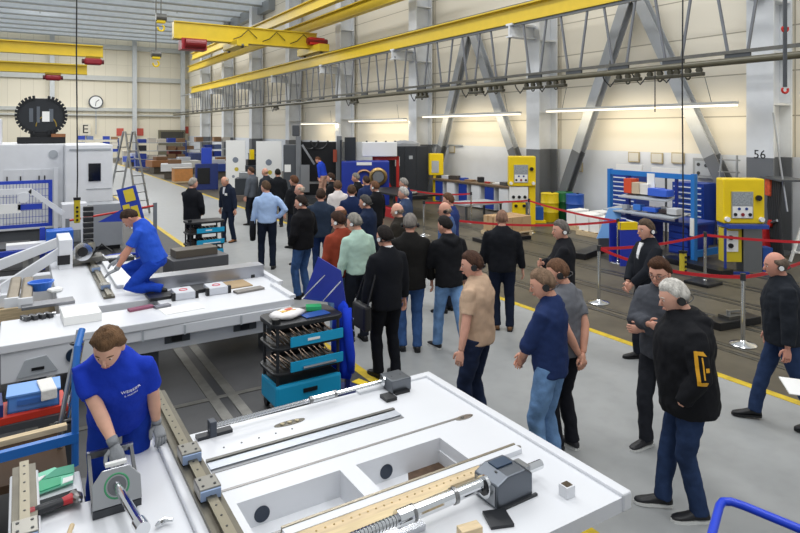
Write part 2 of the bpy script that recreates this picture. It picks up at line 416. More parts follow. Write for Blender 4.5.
# far small wall boards and lamps
def lumin(px0, px1, y, X, lab, grp='long strip lamps along the side wall'):
    a = ONX(px0, y, X); b_ = ONX(px1, y, X); yy = (a.y+b_.y)/2; L_ = abs(a.y-b_.y)/2; z = 3.0+ (a.z+b_.z-6)/2
    t = T('strip_lamp', lab, 'lamp', (X, yy, z), group=grp)
    MB().box(-.12, .12, -L_, L_, .03, .1).build('lamp_housing', paint('#d8d8d2'), t)
    MB().box(-.08, .08, -L_, L_, -.02, .03).build('lamp_tube', mat('#fff4da', .4, emit=1.7), t)
    for s in (-.8, .8): MB().tube([(0,L_*s,.1), (.0,L_*s*.93,.75)], .008, 5).build('suspension_wire', DGREY, t)
    lt = bpy.data.lights.new('lamp_light', 'AREA'); lt.shape = 'RECTANGLE'; lt.size = .3; lt.size_y = 2*L_; lt.energy = 7.5*L_*2; lt.color = (1, .86, .6)
    lo = bpy.data.objects.new('lamp_light', lt); COL.objects.link(lo); lo.parent = t; lo.location = (.16, 0, -.05); lo.rotation_euler = (0, math.radians(-38), 0)
    return t
lumin(548, 736, 109, 15.0, 'long white strip lamp in front of the wall between the two nearest columns')
lumin(424, 519, 116, 15.0, 'white strip lamp between the second and third columns')
lumin(350, 405, 121, 15.0, 'white strip lamp between the third and fourth columns')
lumin(302, 335, 124, 15.0, 'white strip lamp between the fourth and fifth columns')
lumin(802, 1000, 92, 15.0, 'white strip lamp near the right picture edge')
for px, py in ((40, 7), (177, 4)):
    p = DEP(px, py, 50)
    t = T('ceiling_lamp', 'twin white ceiling lamp under the roof beams, '+('far left' if px == 40 else 'above the yellow bridge crane'), 'lamp', p)
    for s in (-1, 1): MB().box(s*.75-.25, s*.75+.25, -.5, .5, -.1, .3).build('lamp_head', mat('#ffffff', .4, emit=1.6), t)
    MB().box(-1.1, 1.1, -.12, .12, .3, .45).box(-.06, .06, -.06, .06, .45, CZ-.66-p.z).build('lamp_bracket', paint('#c9ccce'), t)
# pipes, conduit and pictures on the right wall
t = tag(MB().beam((WX-.06, 21, 2.33), (WX-.06, 27, 2.33), .03, .05).build('cable_tray', LGREY), 'thin grey cable tray on the side wall above the workbench', 'cable tray')
for i, (px, py) in enumerate(((634, 157), (657, 158), (678, 158), (578, 167), (441, 149), (452, 149))):
    p = ONX(px, py, WX-.03)
    L_ = ['left of three small pale notices over the blue workbench', 'middle of three small pale notices over the blue workbench', 'right of three small pale notices over the blue workbench', 'single pale notice above the barrels', 'left one of two pale notices beside the dark cabinets', 'right one of two pale notices beside the dark cabinets'][i]
    t = T('wall_notice', L_, 'notice', p)
    MB().box(-.02, .02, -.2, .2, -.16, .16).build('notice_frame', mat('#b9aa86'), t); MB().box(-.025, -.02, -.17, .17, -.13, .13).build('notice_sheet', mat('#d9d6cc'), t)
# ---- camera, light, view
cam = bpy.data.cameras.new('camera'); co = bpy.data.objects.new('camera', cam); COL.objects.link(co)
co.location = (0, 0, CAMZ); co.rotation_euler = (PI/2, 0, -math.atan2(FX, FY)); cam.sensor_width = 36; cam.lens = 36*FOC/800
cam.shift_y = -(266.5-HOR)/800; cam.clip_end = 300; SC.camera = co
w = bpy.data.worlds.new('world'); SC.world = w; w.use_nodes = True
bg = w.node_tree.nodes['Background']; bg.inputs[0].default_value = (.93, .97, 1.0, 1); bg.inputs[1].default_value = .62
def area(loc, rot, sx, sy, e, col=(1,1,1)):
    lt = bpy.data.lights.new('roof_light', 'AREA'); lt.shape = 'RECTANGLE'; lt.size = sx; lt.size_y = sy; lt.energy = e; lt.color = col
    lo = bpy.data.objects.new('roof_light', lt); COL.objects.link(lo); lo.location = loc; lo.rotation_euler = rot
for x in (1, 9):
    for y in (2, 14, 27): area((x, y, 12.6), (0,0,0), 1.6, 9, 520)
area((4, 56, 12.2), (0,0,0), 14, 20, 3600)
SC.view_settings.view_transform = 'Standard'; SC.view_settings.look = 'None'; SC.view_settings.gamma = 1
SC.view_settings.exposure = 0.0
try: SC.view_settings.use_curve_mapping = False
except Exception: pass
SC.cycles.use_denoising = True
# =================== MACHINE BEDS (front) ===================
BZ = .72
def grid_slab(b, xs, ys, holes, z0, z1):     # slab of cells, leaving the hole cells open
    for i in range(len(xs)-1):
        for j in range(len(ys)-1):
            if (i, j) in holes: continue
            b.box(xs[i], xs[i+1], ys[j], ys[j+1], z0, z1)
    return b
CAST = paint('#dcdee2', rough=.32, var=.02, vs=1.5)
t = T('machine_bed', 'large white machine bed with two open pockets in front of the blue tool trolley', 'machine bed', (1.06, 2.5, 0))
W_, L_ = 2.16, 2.22
# top: pockets at y .82-1.2 (pocket 1 x .03-.76, pocket 2 x .86-1.56)
b = MB()
xs = [0, .06, .76, .88, 1.58, W_]; ys = [0, .82, 1.2, L_]
grid_slab(b, xs, ys, {(1,1), (3,1)}, BZ-.09, BZ)
b.build('top_plate', CAST, t)
b = MB()
b.box(.03, W_-.55, .45, .49, .1, BZ-.09).box(.03, W_-.55, L_-.34, L_-.3, .1, BZ-.09).box(0, .04, .45, L_-.3, .1, BZ-.09).box(W_-.59, W_-.55, .45, L_-.3, .1, BZ-.09)
b.box(.06, 1.62, .78, .82, .34, BZ-.09).box(.06, 1.62, 1.2, 1.24, .34, BZ-.09).box(.76, .88, .82, 1.2, .34, BZ-.09).box(1.58, 1.62, .78, 1.24, .34, BZ-.09)
b.build('casting_walls', CAST, t)
MB().box(.06, .76, .82, 1.2, .52, .54).build('pocket_floor', CAST, t); MB().box(.88, 1.58, .82, 1.2, .52, .54).build('pocket_floor', CAST, t)
def bedpts(P, z, x0=1.06, y0=2.5): return [(G(px, py, z)[0]-x0, G(px, py, z)[1]-y0) for px, py in P]
RUST = mat('#5a4636', .7, var=.25, vs=25)
MB().prism([(1.30,1.199),(1.57,1.199),(1.57,.83),(1.44,.83),(1.20,1.03)], .5405, .5415).build('pocket_opening', RUST, t)
MB().prism([(.15,.83),(.75,.83),(.75,.96)], .5405, .5415).build('pocket_opening', RUST, t)
b = MB().box(W_-.05, W_+.03, -.012, L_+.01, BZ-.09, BZ+.025).box(1.42, 2.16, L_-.06, L_+.02, BZ-.07, BZ+.02); b.build('raised_rim', CAST, t, bevel=.012)
for x in (.22, 1.12): MB().cyl((x,1.205,.605), (x,1.194,.605), .05, 24).build('port_hole', mat('#1c2a3c', .3), t)
for y in (1.36, .80): MB().box(-.02, 1.98, y, y+.022, BZ, BZ+.004).build('machined_groove', metal('#9a9896', .35), t)
for x, y in ((1.93, 1.355), (1.92, .79)):
    o = MB().prism([(x+.055*math.cos(a)*1.5, y+.03*math.sin(a)) for a in [k*PI/8 for k in range(16)]], BZ, BZ+.006).build('slot_cover', metal('#a5a19a', .3), t)
    MB().cyl((x-.02,y,BZ+.006), (x-.02,y,BZ+.012), .015, 12).build('screw', DSTEEL, o)
b = MB().prism([(.72+.11*math.cos(a)*1.15, 2.0+.035*math.sin(a)) for a in [k*PI/10 for k in range(20)]], BZ, BZ+.005); o = b.build('oval_window', metal('#7f7b70', .4), t)
for k in range(3): MB().cyl((.66+.06*k,2.0,BZ+.005), (.66+.06*k,2.0,BZ+.012), .018, 12).build('bolt', metal('#b7ac90', .4), o)
# channel guide along the rear
MB().box(.02, 1.52, 1.74, 1.77, BZ, BZ+.02).build('guide_lip', DSTEEL, t)
MB().box(.02, 1.52, 1.64, 1.735, BZ, BZ+.012).build('ground_guide', metal('#c3c8d0', .38), t)
MB().box(.02, 1.52, 1.60, 1.638, BZ, BZ+.004).build('guide_grey_strip', metal('#8b8c8e', .4), t)  # flat grey metal strip in front of the ground guide
for k in range(14): MB().cyl((.18+.13*k,1.90,BZ), (.18+.13*k,1.90,BZ+.004), .007, 8).build('tapped_hole', DGREY, t) if k < 5 else None
# rear ball screw
p0 = Vector(G(208, 436, .82)); p1 = Vector(G(392, 383, .82)); 
def screw_axis(name, lab, a, b_, z, r, blocks=True, nut=None):
    a = Vector((*a, z)); b2 = Vector((*b_, z)); d = b2-a; L = d.length; rz = math.atan2(d.y, d.x)
    s = T(name, lab, 'ball screw', a, rz)
    bb = MB(); n_ = int(L/.022)
    for k in range(n_):                       # thread crests
        x = k*L/n_; bb.tube([(x,0,0), (x+L/n_*.35,0,0), (x+L/n_*.5,0,0), (x+L/n_,0,0)], [r, r, r*.86, r*.86], 12, caps=(k in (0, n_-1)))
    bb.build('threaded_shaft', CHROME, s)
    if nut:
        x0, x1 = nut; o = MB().cyl((x0,0,0), (x1,0,0), r*1.4, 20).build('nut', CHROME, s)
        for x in (x0, x1): MB().cyl((x-.012,0,0), (x+.012,0,0), r*1.6, 20).build('nut_flange', metal('#8c8c8c', .3), o)
    return s, L, rz
s, L, rz = screw_axis('ball_screw', 'steel ball screw along the rear edge of the front bed', (1.24, 4.62), (2.72, 4.66), 0.79, .018, nut=(.78, 1.0))
MB().box(-.05, .0, -.04, .04, -.07, .045).build('bearing_block', paint('#39404c'), s, bevel=.006)
MB().box(-.14, .12, -.035, .035, -.07, -.045).build('block_foot', paint('#23262c'), s)
t2 = T('bearing_block', 'grey steel bearing block at the rear corner of the front bed', 'bearing block', (2.72, 4.58, .721))
MB().box(0, .20, -.06, .15, 0, .11).build('block_body', metal('#6d7176', .35), t2, bevel=.01)
MB().cyl((-.015,.08,.07), (0,.08,.07), .045, 20).build('bearing_ring', CHROME, t2)
MB().torus((.10,.04,.11), .05, .012, (0,1,0), 14, 6, 0, PI).build('lifting_handle', BLACK, t2)
MB().box(.02, .16, -.1, -.06, 0, .02).build('block_foot', BLACK, t2)
tag(MB().box(2.60, 2.70, 4.40, 4.52, .721, .75).build('mounting_bracket', BLACK), 'small black bracket lying beside the rear bearing block', 'bracket')
# front guide with scale rail, big shaft and bearing housing
t3 = T('guide_rail', 'long flat guideway with wooden protective strip on the front bed', 'guide rail', (1.25, 3.06, .721))
MB().box(0, 1.75, .15, .215, 0, .035).build('steel_way', CAST, t3)
MB().box(0, 1.75, .217, .235, 0, .04).build('way_edge', metal('#a79f8e', .3), t3)

MB().box(.0, 1.05, -.01, .055, 0, .035).build('wooden_cover', mat('#d9c49a', .6, var=.12, vs=4, stretch=(1,8,8)), t3)
b = MB().use(WOOD).box(0, 1.36, .06, .15, 0, .03).use(metal('#a08a5c', .4))
for k in range(24): b.cyl((.05+.055*k,.105,.03), (.05+.055*k,.105,.033), .006, 8)
b.build('wooden_strip', None, t3)
s, L, rz = screw_axis('drive_shaft', 'thick polished drive shaft running across the front bed', (1.16, 2.88), (2.45, 2.92), .835, .030, nut=(.72, 1.02))
MB().cyl((.95,0,0), (1.28,0,0), .038, 20).build('smooth_shaft', CHROME, s)
MB().cyl((.62,0,0), (.72,0,0), .048, 20).build('sleeve', CHROME, s)
MB().box(.3, .8, -.02, .04, -.112, -.08).build('scale_bar', metal('#c9cbd0', .2), s)
t4 = T('bearing_housing', 'big dark grey bearing housing with black handle on the front bed', 'bearing housing', (2.42, 2.80, .721), .02); t4.scale = (.86, .9, .95)
MB().prismY([(0,0),(.34,0),(.34,.15),(.27,.19),(.10,.19),(.0,.15)], 0, .24).build('housing_body', metal('#6a6f76', .4), t4, bevel=.01)
MB().box(-.004, .0, .02, .22, .02, .14).build('front_plate', metal('#9fa2a6', .3), t4)
MB().cyl((-.02,.12,.105), (0,.12,.105), .07, 24).build('bearing_ring', CHROME, t4)
MB().cyl((-.03,.12,.105), (-.02,.12,.105), .05, 24).build('bearing_bore', BLACK, t4)
MB().torus((.17,.10,.185), .085, .014, (0,1,0), 18, 8, 0, PI).build('carrying_handle', BLACK, t4)
MB().box(.10, .25, .11, .2, .19, .2).build('top_cover', paint('#2c4058'), t4)
MB().cyl((.34,.12,.1), (.55,.12,.1), .032, 18).build('shaft_end', CHROME, t4)
MB().box(.33, .38, .06, .18, .04, .16).build('end_flange', metal('#a0a3a6', .3), t4)
MB().box(-.03, .37, -.02, 0, 0, .015).build('base_flange', paint('#2b2d30'), t4)
b = MB().box(0, .14, -.15, 0, 0, .018); o = b.build('mounting_plate', paint('#202226'), loc=(2.33, 2.83, .721), rz=-.35); tag(o, 'black drilled plate lying in front of the dark bearing housing', 'plate')
o = MB().prism([(0,0),(.07,0),(.07,.07),(0,.07)], 0, .07).use(metal('#7b6f60')).box(.01, .06, .01, .06, .07, .073).build('lifting_lug', None, loc=(2.86, 2.66, .721)); tag(o, 'small white square lug near the right corner of the front bed', 'lug')
o.data.materials.clear(); o.data.materials.append(CAST); o.data.materials.append(metal('#7b6f60'))
for pl in o.data.polygons: pl.material_index = 1 if pl.center.z > .0702 else 0
tag(MB().box(0, .13, 0, .07, 0, .08).build('wooden_block', WOOD, loc=(2.05, 2.66, .721), rz=-.15, bevel=.004), 'wooden block lying on the front bed below the drive shaft', 'block')
tag(MB().tube([(0,0,.02),(.05,.04,.05),(.12,.05,.07),(.16,.0,.05),(.12,-.05,.02),(.05,-.05,.012),(-.02,-.03,.012)], .011, 8).build('cable_loop', BLACK, loc=(1.80, 2.68, .722)), 'loop of black cable lying below the drive shaft', 'cable')
# ---- left cross section with the motor mount
t = T('bed_section', 'white bed section where the worker in the blue polo leans in', 'machine bed', (-.06, 2.5, 0))
b = MB()
b.box(0, 1.1, 0, 1.75, BZ-.08, BZ-.02).box(.86, 1.10, 1.75, 2.38, BZ-.08, BZ-.02).box(0, .40, 1.75, 2.16, BZ-.08, BZ-.02)
b.box(.0, .16, 0, 2.22, BZ-.02, BZ+.03).box(.90, 1.1, 0, 2.42, BZ-.02, BZ+.03).box(.66, .90, 0, 2.36, BZ-.08, BZ-.01)
b.build('top_plate', CAST, t, bevel=.01)
MB().box(.0, .05, .0, 2.2, .3, BZ-.08).box(1.03, 1.08, 0, 2.2, .3, BZ-.08).box(.05, 1.03, 1.7, 1.75, .3, BZ-.08).build('casting_walls', CAST, t)
def rail(name, lab, x, y0, y1, z, w, cars, grp='linear rails on the bed section'):
    t = T(name, lab, 'linear rail', (x, y0, z), group=grp)
    MB().box(-w/2, w/2, 0, y1-y0, 0, .03).build('rail_base', metal('#6b675c', .4, var=.15), t)
    b = MB().use(metal('#86806f', .35)).box(-w/5, w/5, 0, y1-y0, .03, .06).use(BLACK); k = 0
    while k*.11 < y1-y0: b.cyl((0,.03+k*.11,.06), (0,.03+k*.11,.062), .007, 8); k += 1
    b.build('rail_profile', None, t)
    for yc in cars:
        o = MB().box(-.065, .065, yc-y0-.075, yc-y0+.075, .035, .10).build('carriage', metal('#8d8b84', .35), t, bevel=.006)
        MB().box(-.06, .06, yc-y0-.09, yc-y0-.075, .035, .09).build('end_seal', paint('#8fa3c4'), o)
        for sx in (-.035, .035):
            for sy in (-.04, 0, .04): MB().cyl((sx,yc-y0+sy,.10), (sx,yc-y0+sy,.103), .009, 8).build('screw', BLACK, o) if sy else None
    return t
rail('linear_rail', 'dark linear rail with two sliding carriages between the two white beds', .97, 2.8, 5.5, .752, .15, (4.27, 3.80))
rail('linear_rail', 'dark linear rail with bolt holes at the lower left picture corner', .02, 3.0, 4.75, .752, .13, (3.9,))
# spindle motor mount
p = (.36, 4.03, .70)
t = T('motor_mount', 'grey steel mount frame with green ring and polished shaft under the glove', 'motor mount', p)
MT = metal('#a9abae', .3)
DM = paint('#34373c', rough=.3)
MB().box(0, .27, -.02, .10, 0, .05).build('foot_plate', DM, t, bevel=.005)
MB().prismX([(.06,.05),(.10,.05),(.34,.20),(.34,.235)], 0, .02).build('side_arm', DM, t); MB().prismX([(.06,.05),(.10,.05),(.34,.20),(.34,.235)], .25, .27).build('side_arm', DM, t)
MB().box(0, .27, .325, .35, .20, .24).build('cross_bar', MT, t)
pl = [(.0,0),(.27,0),(.27,.13),(.21,.20),(.06,.20),(.0,.13)]
tl = lambda x, h, o: Vector((x, -.01+h*.45-o*.9, .05+h*.9+o*.45))
b = MB().loft([[tl(x,h,0) for x,h in pl], [tl(x,h,.02) for x,h in pl]]); b.build('slanted_plate', MT, t, bevel=.004)
nrm = Vector((0,-.9,.45)).normalized(); c = tl(.135, .10, .021)
MB().torus(c, .066, .006, nrm, 28, 6).build('green_ring', mat('#3f8f63', .4), t)
MB().cyl(c, c+nrm*.012, .052, 28).build('bearing_cap', metal('#77797c', .3), t)
MB().box(.08, .20, .09, .12, .235, .255).build('white_clamp', PAPER, t)
a0 = c+nrm*.01; a1 = a0+Vector((.045,-.50,.035))
MB().cyl(a0, a1, .026, 20).build('shaft', CHROME, t)
MB().cyl(a1, a1+Vector((.01,-.08,.004)), .038, 20).build('shaft_collar', CHROME, t)
tag(MB().tube([(0,0,.0),(.02,.0,.015),(.05,.02,.012),(.09,-.01,.015)], [.012,.016,.016,.01], 8).build('shaft_key', CHROME, loc=(.66, 3.72, .725)), 'small steel pin lying right of the polished shaft', 'pin')
# cardboard / green folder box, pad, drill
t = T('folder', 'open green and white folder lying on the white bed section', 'folder', (.02, 4.42, .722), .05)
GRN = mat('#12a874', .45)
MB().prism([(0,0),(.27,.04),(.28,.10),(.30,.26),(.20,.27),(.19,.29),(.06,.26),(0,.22)], 0, .012).build('folder_back', mat('#7fd6b4', .5), t)
MB().prism([(0,.0),(.20,.03),(.21,.12),(.10,.15),(.0,.05)], .013, .020).build('green_cover', GRN, t)
MB().prism([(0,.07),(.10,.155),(.13,.20),(.02,.18)], .013, .022).build('white_sheet', PAPER, t)
MB().prism([(.21,.035),(.27,.045),(.28,.10),(.22,.10)], .013, .017).build('white_panel', PAPER, t)
MB().prism([(.10,.16),(.29,.14),(.30,.25),(.20,.26)], .013, .017).build('green_flap', mat('#2b9a77', .5), t)
tag(MB().box(0, .25, 0, .15, 0, .006).build('rubber_mat', mat('#25292b', .8, bump=.3, bs=60), loc=(.07, 4.2, .722), rz=.12), 'black rubber pad lying under the cordless screwdriver', 'mat')
t = T('cordless_drill', 'red and black pistol screwdriver lying on the black pad', 'power tool', (.06, 4.17, .765), .12)
MB().tube([(0,0,0),(.03,0,0),(.10,.005,0),(.16,.01,0)], [.024,.03,.028,.022], 12).build('grip', mat('#24262a', .5), t)
MB().tube([(-.015,0,0),(.01,0,0)], .03, 12).build('battery', mat('#a33038', .5), t)
MB().tube([(.15,.01,0),(.21,.015,0)], [.022,.03], 12).build('red_collar', mat('#b5202a', .4), t)
MB().tube([(.22,.06,0),(.235,.0,0),(.24,-.03,0)], [.024,.033,.022], 12).build('motor_head', metal('#a7a3a0', .3), t)
MB().tube([(.24,-.03,0),(.245,-.06,0)], [.012,.008], 10).build('chuck', CHROME, t)
t = T('hammer', 'wooden hammer handle at the bottom picture edge', 'hammer', (.25, 3.96, .74), 1.3)
MB().tube([(-.15,0,0),(0,0,0)], [.012,.015], 8).build('handle', WOOD, t); MB().cyl((-.16,-.04,0), (-.16,.05,0), .018, 12).build('hammer_head', CHROME, t)
# =================== BED 2 (middle) ===================
t = T('machine_bed', 'long white machine bed on which the second worker kneels', 'machine bed', (-.2, 7.7, 0))
b = MB()
b.prism([(0,0),(3.35,.1),(3.5,1.2),(3.5,2.4),(2.75,2.5),(2.75,1.55),(1.75,1.55),(1.75,.75),(1.0,.75),(1.0,1.0),(.0,1.0)], BZ-.09, BZ)
b.build('top_plate', CAST, t, bevel=.01)
MB().box(3.42, 3.5, 0.9, 2.4, BZ, BZ+.05).box(3.3, 3.38, .12, .9, BZ, BZ+.04).build('raised_rim', CAST, t)
MB().box(.02, .95, .03, .9, .30, BZ-.09).box(1.0, 3.3, .06, .5, .50, BZ-.09).box(1.2, 3.0, .2, .7, .3, .5).build('casting_walls', CAST, t, bevel=.01)
for x in (1.42, 1.9, 2.6): MB().box(x, x+.02, .045, .06, .5, BZ-.1).build('rib', LGREY, t)
for x in (1.7, 2.55): MB().box(x, x+.3, .18, .2, .38, .48).build('side_pocket', DGREY, t); MB().box(x+.08, x+.2, .16, .19, .4, .46).build('clamp_bolt', BLACK, t)
MB().cyl((.70,.0,.49), (.70,.04,.49), .075, 24).build('port_hole', mat('#1b2c40', .3), t)
b = MB().prismY([(.16,.34),(.24,.52),(.44,.54),(.55,.36)], .01, .03); b.build('cast_recess', LGREY, t)
MB().box(.3, .42, .0, .03, .4, .43).build('clamp_bolt', BLACK, t)
for x in (.2, 1.4, 3.0): MB().box(x, x+.25, .3, .55, 0, .31).build('foot', DGREY, t)
MB().box(1.75, 3.42, 1.52, 1.80, BZ, BZ+.18).build('upright_wall', metal('#aeb0b6', .35, var=.1, vs=2), t)
MB().box(1.1, 2.75, .78, 1.5, BZ-.06, BZ+.005).build('dark_cover', paint('#2a2d33'), t) if False else None
# second cross piece further back
t = T('bed_section', 'white bed section with dark rail in front of the kneeling worker', 'machine bed', (.42, 9.0, 0))
MB().box(0, 1.32, -.2, 3.2, BZ-.12, BZ).box(.75, .85, .6, 3.2, BZ, BZ+.05).build('top_plate', CAST, t, bevel=.01)
MB().box(.03, .08, -.15, 3.15, .25, BZ-.12).box(1.1, 1.15, -.15, 3.15, .25, BZ-.12).box(.08, 1.1, -.15, -.1, .25, BZ-.12).build('casting_walls', CAST, t)
for y in (0, 2.6): MB().box(.3, .7, y, y+.4, 0, .6).build('foot', DGREY, t)
t = rail('linear_rail', 'dark linear rail the kneeling worker is fitting', 1.02, 9.1, 11.8, BZ+.0, .14, (10.9, 9.6), 'linear rails on the middle bed')
t = T('milling_spindle', 'round grey steel spindle unit on top of the far end of the white bed', 'spindle', (.95, 11.7, BZ+.05))
MB().box(-.25, .25, -.2, .2, 0, .09).build('spindle_base', DSTEEL, t, bevel=.01)
MB().cyl((-.05,-.2,.2), (.05,.2,.2), .12, 24).build('spindle_drum', STEEL, t)
MB().cyl((-.07,-.26,.2), (-.05,-.2,.2), .15, 24).build('spindle_flange', CHROME, t); MB().cyl((-.073,-.27,.2), (-.07,-.26,.2), .08, 20).build('spindle_bore', BLACK, t)
MB().tube([(.1,0,.1),(.25,.05,.25),(.4,.0,.12)], .02, 6).build('hose', BLACK, t)
t = T('gauge_case', 'open black gauge case lying near the far end of the white bed', 'case', (1.2, 11.5, BZ+.004), .1)
MB().box(0, .5, 0, .35, 0, .06).build('case_tray', BLACK, t, bevel=.01); MB().box(.05, .45, .05, .3, .06, .075).build('steel_insert', STEEL, t)
# things lying on bed 2
def blk(name, lab, cat, loc, d, m, rz=0, bev=.004, group=None):
    return tag(MB().box(-d[0]/2, d[0]/2, -d[1]/2, d[1]/2, 0, d[2]).build(name, m, loc=loc, rz=rz, bevel=bev), lab, cat, group)
def onbed(px, py, z=BZ): x, y = G(px, py, z); return (x, y, z+.001)
for i, px in enumerate((184, 217)):
    pt = onbed(px, 298 if i == 0 else 293)
    t = T('clamp_block', 'white clamp block with red ring mark, %s of the two on the middle bed' % ('left' if i == 0 else 'right'), 'clamp', pt)
    MB().box(-.13, .13, -.1, .22, 0, .10).build('block_body', paint('#c9ccd3'), t, bevel=.01)
    MB().torus((0,.05,.101), .05, .008, (0,0,1), 18, 6).build('red_ring', mat('#d34a5a', .5), t)
    MB().box(-.17, -.13, -.1, -.03, 0, .1).build('clamp_jaw', BLACK, t); MB().box(.13, .17, -.1, -.03, 0, .1).build('clamp_jaw', BLACK, t)
blk('cover_plate', 'black cover plate between the two white clamp blocks', 'plate', onbed(200, 290), (.45, .35, .05), BLACK, .05)
blk('cover_plate', 'black cover plate beside the shoe of the kneeling worker', 'plate', onbed(164, 297), (.42, .3, .04), BLACK, .05)
blk('plywood_sheet', 'brown plywood piece lying at the right end of the middle bed', 'board', onbed(234, 285), (.42, .42, .015), mat('#a78f6c', .7, var=.1), .05)
blk('steel_plate', 'thin grey steel plate near the front edge of the middle bed', 'plate', onbed(249, 291), (.42, .14, .03), metal('#8a8682', .4), .15)
blk('tool_block', 'small dark tool block on the right corner of the middle bed', 'block', onbed(254, 277), (.14, .08, .05), BLACK, .3)
blk('white_tray', 'large white tray on the left of the middle bed', 'tray', (.62, 8.35, BZ+.001), (.40, .50, .10), PAPER, .03)
blk('instruction_card', 'white sheet lying beside the red marker on the middle bed', 'paper', (1.75, 8.1, BZ+.001), (.5, .3, .006), PAPER, .1)
blk('marker_case', 'red and blue case lying on the middle bed', 'case', (1.3, 8.35, BZ+.001), (.3, .1, .03), mat('#8c4f66', .6), .2)
blk('flat_bar', 'grey flat bar beside the red and blue case', 'bar', (1.55, 8.3, BZ+.001), (.2, .09, .03), metal('#8b8d93', .4), .25)
t = T('angle_clamp', 'black jointed clamp lying on the left part of the middle bed', 'clamp', onbed(37, 319))
for k in range(4): MB().cb((-.12+.08*k,0,.03), (.05,.14,.05), .5).build('clamp_finger', paint('#3a3b3e'), t)
MB().cyl((-.15,0,.03), (.2,.02,.03), .02, 8).build('clamp_rod', STEEL, t)
t = T('plastic_tub', 'blue plastic tub standing on the left part of the middle bed', 'tub', onbed(41, 290))
b = MB(); ring = lambda r, z: [Vector((math.cos(a)*r*1.2, math.sin(a)*r, z)) for a in [k*2*PI/20 for k in range(20)]]
b.loft([ring(.10,0), ring(.13,.11), ring(.14,.11), ring(.14,.125), ring(.12,.125), ring(.09,.015)]); b.build('tub_shell', mat('#3f7de0', .4), t)
blk('cleaning_cloth', 'crumpled white cloth beside the blue tub', 'cloth', onbed(55, 292), (.18, .14, .06), PAPER, .4, .03)
for i, (px, lab) in enumerate(((14, 'left one of two brown cast rails beside the blue tub'), (27, 'right one of two brown cast rails beside the blue tub'))):
    x, y = G(px, 295, BZ)
    t = T('cast_rail', lab, 'rail', (x, y, BZ+.001), -.03, 'brown cast rails on the left')
    MB().box(-.07, .07, -.65, .75, 0, .1).build('rail_body', metal('#9c9282', .5, var=.1), t, bevel=.03)
    MB().box(-.08, .08, -.7, -.65, 0, .12).build('end_stop', paint('#d8dadd'), t)
blk('machined_plate', 'grey milled plate in front of the blue tub', 'plate', onbed(48, 305), (.6, .24, .04), metal('#8f9093', .4), .05)
t = T('machine_bed', 'white machine bed at the left edge behind the blue plastic crate', 'machine bed', (-2.2, 7.6, 0))
MB().box(0, 1.95, .15, 3.2, BZ-.1, BZ-.01).build('top_plate', CAST, t, bevel=.01); MB().box(0, 1.9, .2, 3.1, .0, BZ-.1).build('casting_walls', CAST, t)
# white portal leg with wedges on timber + cable chain behind
t = T('machine_support', 'white triangular machine frame lying on timber at the left edge', 'machine frame', (-.35, 12.6, 0))
fr = paint('#e4e6ea')
MB().beam((-.9,-.0,.35), (.98,0,1.0), .13, .16).build('sloping_strut', fr, t); MB().beam((-.1,-1.0,.35), (.95,-1.0,1.0), .12, .15).build('sloping_strut', fr, t)
MB().box(.88, 1.08, -1.2, -.4, .22, 1.2).build('upright_plate', fr, t, bevel=.01); MB().box(-1.8, 1.1, -1.2, -.9, .22, .42).build('foot_beam', fr, t, bevel=.01)
MB().box(-2.0, 1.1, .0, .25, .22, .42).build('foot_beam', fr, t, bevel=.01); MB().box(.86, 1.04, -1.22, -1.19, .8, .95).build('socket', BLACK, t)
for i, y in enumerate((11.45, 12.75)):
    tag(MB().box(-2.4, 1.0, y-.13, y+.13, 0, .21).build('timber_beam', WOOD), '%s light timber beam under the white triangular frame' % ('front' if i == 0 else 'rear'), 'timber', 'timber beams under the white frame')
t = T('cable_chain', 'black cable chain standing upright beside the white frame', 'cable chain', (1.0, 11.9, 0), .0)
for k in range(12): MB().box(-.08, .08, -.06, .06, .55+.095*k, .55+.095*k+.08).build('chain_link', BLACK, t, bevel=.012)
MB().tube([(0,0,.58),(.05,-.02,.35),(.12,-.05,.1),(.3,-.1,.04)], [.07,.07,.06,.05], 8).build('chain_bend', BLACK, t)
MB().box(-.11, -.085, -.02, .02, .02, 1.7).build('side_plate', fr, t)
# bits under bed 2 / crate and blue cart at left
t = T('blue_trolley', 'blue tube cart frame left of the worker in the blue polo', 'trolley', (-.14, 5.32, 0))
CB = paint('#2f74c4', rough=.35)
MB().beam((-1.4,-.1,.62), (.52,.04,.62), .05, .07).build('push_bar', CB, t)
MB().tube([(.5,.04,.40),(.5,.04,1.10),(.52,.1,1.30),(.56,.2,1.40)], .026, 10).build('upright_tube', CB, t)
MB().box(-1.4, .45, .0, .8, .34, .40).build('deck', mat('#46321f', .7), t); MB().beam((-1.4,.05,.66),(.45,.18,.66),.06,.04).build('wooden_strip', WOOD, t)
for x in (-.9, .3):
    o = MB().box(x-.04, x+.04, .3, .42, .14, .34).build('caster_fork', STEEL, t); MB().cyl((x-.025,.36,.085), (x+.025,.36,.085), .085, 20).build('wheel', BLACK, o)
    o = MB().box(x-.04, x+.04, .0, .12, .14, .34).build('caster_fork', STEEL, t); MB().cyl((x-.025,.06,.085), (x+.025,.06,.085), .085, 20).build('wheel', BLACK, o)
x, y = G(28, 405, .9)
t = T('plastic_crate', 'light blue plastic crate with white cloth hanging over its rim', 'crate', (.10, 6.2, .622), -.03)
cm = mat('#5b93dc', .4)
b = MB().box(-.19,.19,-.13,-.12,0,.14).box(-.19,.19,.12,.13,0,.14).box(-.19,-.18,-.13,.13,0,.14).box(.18,.19,-.13,.13,0,.14).box(-.19,.19,-.13,.13,0,.015); b.build('crate_shell', cm, t)
MB().box(-.2,.2,-.14,.14,.135,.15).build('crate_lid', mat('#6b9fe2', .4), t); MB().box(-.12,.12,-.145,-.13,.06,.1).build('handle_recess', mat('#3f6fb8', .5), t)
